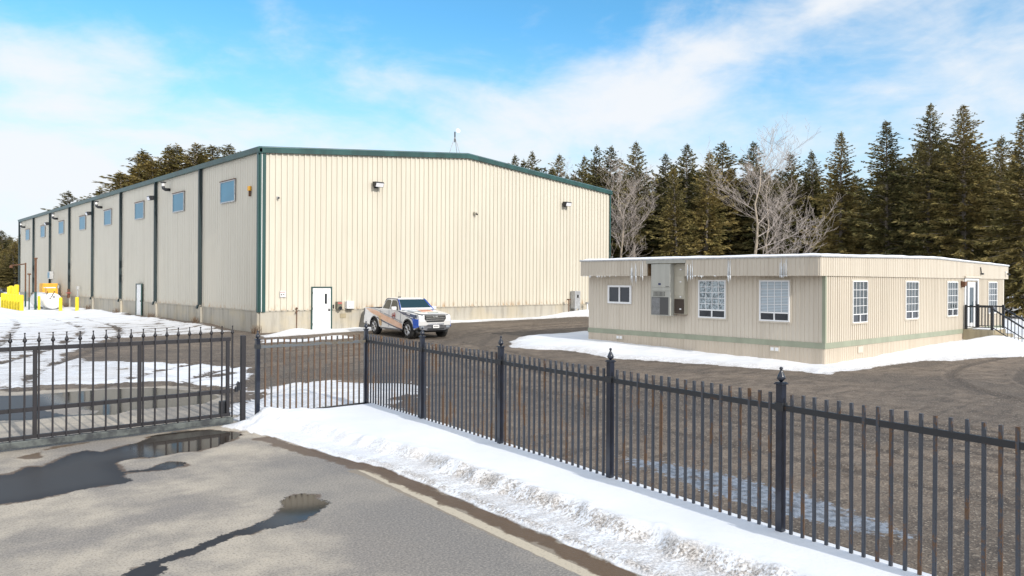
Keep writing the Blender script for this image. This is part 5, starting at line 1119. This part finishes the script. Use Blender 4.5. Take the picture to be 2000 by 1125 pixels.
# bearing list of the visible crowns: (bearing px, distance, top px, kind, olive, width, label)
FRONT = [
 (2005, 52, 222, 5, 1, 1.0, 'olive spruce cut by the photo\'s right edge'),
 (1945, 62, 268, 3, 0, .9, 'shorter dark spruce just left of the right-edge spruce'),
 (1882, 56, 208, 5, 1, 1.0, 'tall broad olive spruce with an upright trunk, right of its equal twin'),
 (1812, 58, 206, 5, 0, 1.05, 'tallest broad spruce with long drooping lower boughs, left of its twin'),
 (1732, 60, 238, 0, 0, 1.0, 'dark slim-topped spruce standing alone against the sky'),
 (1642, 63, 258, 0, 1, .9, 'spruce with a narrow spire and olive middle, right of the big bare tree'),
 (1590, 70, 296, 3, 0, .9, 'round-topped dark spruce right of the big bare tree'),
 (1552, 76, 300, 2, 0, .9, 'thin see-through spruce behind the low frosted branches'),
 (1470, 72, 278, 1, 0, 1.0, 'dark spruce directly behind the big bare tree'),
 (1408, 74, 280, 1, 0, 1.05, 'dark spruce left of the big bare tree'),
 (1378, 68, 300, 3, 1, .8, 'olive spruce between two darker spruces behind the heating unit'),
 (1338, 72, 285, 1, 0, 1.0, 'dark pointed spruce above the heating unit'),
 (1322, 66, 330, 3, 1, .8, 'olive ragged spruce in front of a dark pointed one'),
 (1296, 76, 303, 1, 0, .9, 'dark spruce right of the smaller bare tree'),
 (1238, 72, 280, 1, 0, 1.0, 'dark spruce rising behind the smaller bare tree'),
 (1190, 78, 290, 1, 0, .9, 'dark spruce just past the warehouse\'s right corner'),
 (1168, 80, 290, 2, 0, .9, 'dark spruce with a flat top past the warehouse eave'),
 (1130, 86, 308, 4, 0, .9, 'slim spruce above the descending gable roofline'),
 (1078, 88, 304, 4, 0, .9, 'slim spruce in the middle of those above the gable slope'),
 (1052, 86, 300, 4, 0, .8, 'narrow spire spruce above the gable slope'),
 (1020, 90, 314, 4, 0, .9, 'short spruce tip low above the gable slope'),
 (991, 90, 306, 4, 0, .7, 'isolated small spruce tip nearest the roof ridge'),
]
for i, (px, d, top, kd, ol, wd, lb) in enumerate(FRONT):
    x, y = pix(px, d); h = 2.6+(548.7-top)/1496.7*d; spruce(x, y, h, kd, lb, 'spruces lining the yard behind the buildings', bool(ol), wd)
# the ranks behind and between them
rnd = random.Random(77); nb = 0
for px in range(985, 2080, 27):
    for rank in ((0, 1, 2) if (px//27) % 2 else (0, 2)):
        d = (70+rank*9+rnd.uniform(-3, 4)+max(0, 1500-px)*.02); pj = px+rnd.uniform(-11, 11); x, y = pix(pj, d)
        skyl = np.interp(pj, [985,1050,1160,1240,1400,1520,1600,1650,1700,1740,1800,1900,1930,2010], [326,326,318,318,312,325,335,330,345,300,262,262,315,280])
        h = 2.6+(548.7-skyl-14-rnd.uniform(-12, 22))/1496.7*d; nb += 1
        if x < 43 and y < 102: continue
        spruce(x, y, h, rnd.choice((1,1,2,3,4,3)), 'one of the dark spruces in the ranks behind the yard\'s front row', 'inner ranks of spruces behind the yard', rnd.random() < .35, 1.0)
# spruces beyond the warehouse's far end
BACK = [(440,104,288,1,0,'dark pointed spruce beyond the roof, nearest the warehouse\'s near corner'),(418,106,290,1,0,'dark spruce beyond the roof beside the rightmost one'),(386,100,286,1,1,'tall slim olive spruce above the warehouse eave'),(355,102,292,3,1,'olive spruce above the eave, left of the tall slim one'),
 (322,100,288,3,1,'broad olive spruce at the middle of the clump above the eave'),(296,103,302,3,0,'darker spruce in the clump above the eave'),(277,101,308,1,1,'olive spruce on the clump\'s left shoulder above the eave'),(258,99,325,3,1,'shorter olive spruce on the left of the clump above the eave'),(242,98,345,3,1,'lowest olive spruce at the clump\'s left end above the eave'),
 (372,108,300,3,1,'olive spruce half hidden between two taller ones above the eave'),(338,106,300,3,1,'olive spruce deep in the clump above the eave'),(308,99,318,3,1,'low olive spruce in front of the clump above the eave'),(216,112,366,4,0,'small dark spruce tip over the far half of the roof'),(196,114,374,4,0,'tiny dark spruce tip over the far half of the roof'),(143,112,384,4,0,'isolated spruce tip over the far end of the roof')]
for px, d, top, kd, ol, lb in BACK:
    x, y = pix(px, d)
    if y < 101.5: k = 101.5/y; d *= k; x, y = pix(px, d)
    spruce(x, y, 2.6+(548.7-top)/1496.7*d, kd, lb, 'spruces beyond the warehouse\'s far end', bool(ol), 1.75)
FARL = [(36,140,478,3,1,'olive evergreen against the warehouse\'s far corner'),(22,138,480,3,1,'olive evergreen left of the one at the far corner'),(8,142,458,3,0,'dark evergreen tip at the photo\'s left edge'),(-8,137,470,3,1,'evergreen cut by the photo\'s left edge'),(30,133,498,3,1,'low olive evergreen in front at the far left'),(12,134,500,3,1,'low bushy evergreen at the far left edge'),(2,150,468,1,0,'dark spruce behind the far left evergreens')]
for px, d, top, kd, ol, lb in FARL:
    x, y = pix(px, d); spruce(x, y, 2.6+(548.7-top)/1496.7*d, kd, lb, 'evergreens beyond the far end of the yard', bool(ol), 1.9)
for i in range(14):
    px = -60+i*8+rnd.uniform(-4,4); x, y = pix(px, 165+rnd.uniform(-8,8)); spruce(x, y, 11+rnd.uniform(-1,1.5), 3, 'one of the evergreens massed behind the far left group', 'evergreens massed behind the far left group', True, 1.6)

def bare_tree(seed, x, y, Ht, label, spread=1.0, low=.3, side=None, nmain=9, r0=.17, upsp=False):
    rnd = random.Random(seed); tr = MB(); cr = MB(); zb = H(x, y)-.1
    bend = [(x, y, zb)]; k = 8
    for i in range(1, k+1): bend.append((x+rnd.uniform(-.12,.12)*i*.35, y+rnd.uniform(-.12,.12)*i*.35, zb+Ht*i/k*.86))
    rad = [r0*(1-i/(k+.6))**.8 for i in range(k+1)]; tr.tube(bend, rad, 8)
    def grow(p, d, L, r_, lev):
        n = 4 if lev < 2 else 3; pts = [p.copy()]; q = p.copy(); dd = d.copy(); rr_ = [r_]
        for i in range(n):
            dd = (dd+Vector((rnd.uniform(-.28,.28), rnd.uniform(-.28,.28), rnd.uniform(-.10,.30) if lev > 0 else rnd.uniform(-.05,.18)))).normalized(); q = q+dd*(L/n); pts.append(q.copy()); rr_.append(r_*(1-.75*(i+1)/n))
            if lev < 4:
                for _ in range(2 if lev < 1 else 1):
                    if rnd.random() < (.97, .95, .8, .5)[lev]:
                        a = rnd.random()*6.28; o_ = Vector((math.cos(a), math.sin(a), rnd.uniform(-.35,.75))); grow(q, (dd*.75+o_*.8).normalized(), L*rnd.uniform(.42,.68), max(r_*(1-.75*(i+.6)/n)*.6, .006), lev+1)
        (cr).tube(pts, [max(v, .006) for v in rr_], 5 if lev < 2 else 3, False)
    for i in range(nmain):
        f = low+(1-low)*(i+.5)/nmain; z = zb+Ht*.86*f; j = min(k-1, int(f*k)); u = f*k-j; p = Vector(bend[j]).lerp(Vector(bend[j+1]), u)
        a = i*2.4+rnd.uniform(-.5,.5)
        if side is not None and (f < .42 or rnd.random() < .5): a = side+rnd.uniform(-.9,.9)
        L = Ht*(.34-.18*f)*spread*rnd.uniform(.8,1.25); el_ = .15+.75*f
        grow(p, Vector((math.cos(a)*math.cos(el_), math.sin(a)*math.cos(el_), math.sin(el_))), L, r0*.30*(1.15-f*.6), 0)
    t = thing('bare_tree', (x, y, zb), label, 'tree'); tr.build('trunk', M_pale, t, smooth=True); cr.build('crown', M_pale2, t)
sr = math.atan2(RT.y, RT.x)
x, y = pix(1476, 50); bare_tree(21, x, y, 11.6, 'big bare pale tree whose low frosted limbs spread to the right above the office', 1.0, .16, sr, 10, .14)
x, y = pix(1211, 60); bare_tree(22, x, y, 11.2, 'smaller bare pale tree just right of the warehouse corner', 1.0, .34, None, 13, .15)
x, y = pix(1100, 84); bare_tree(23, x, y, 14.6, 'bare grey tree behind the warehouse, above the gable slope', .9, .5, None, 9, .14)
x, y = pix(1062, 86); bare_tree(24, x, y, 14.2, 'second bare tree above the gable slope, farther left', .8, .5, None, 8, .12)
x, y = pix(1500, 66); bare_tree(25, x, y, 13.5, 'tall thin bare tree with twigs reaching the sky behind the big bare one', .9, .55, None, 8, .12)
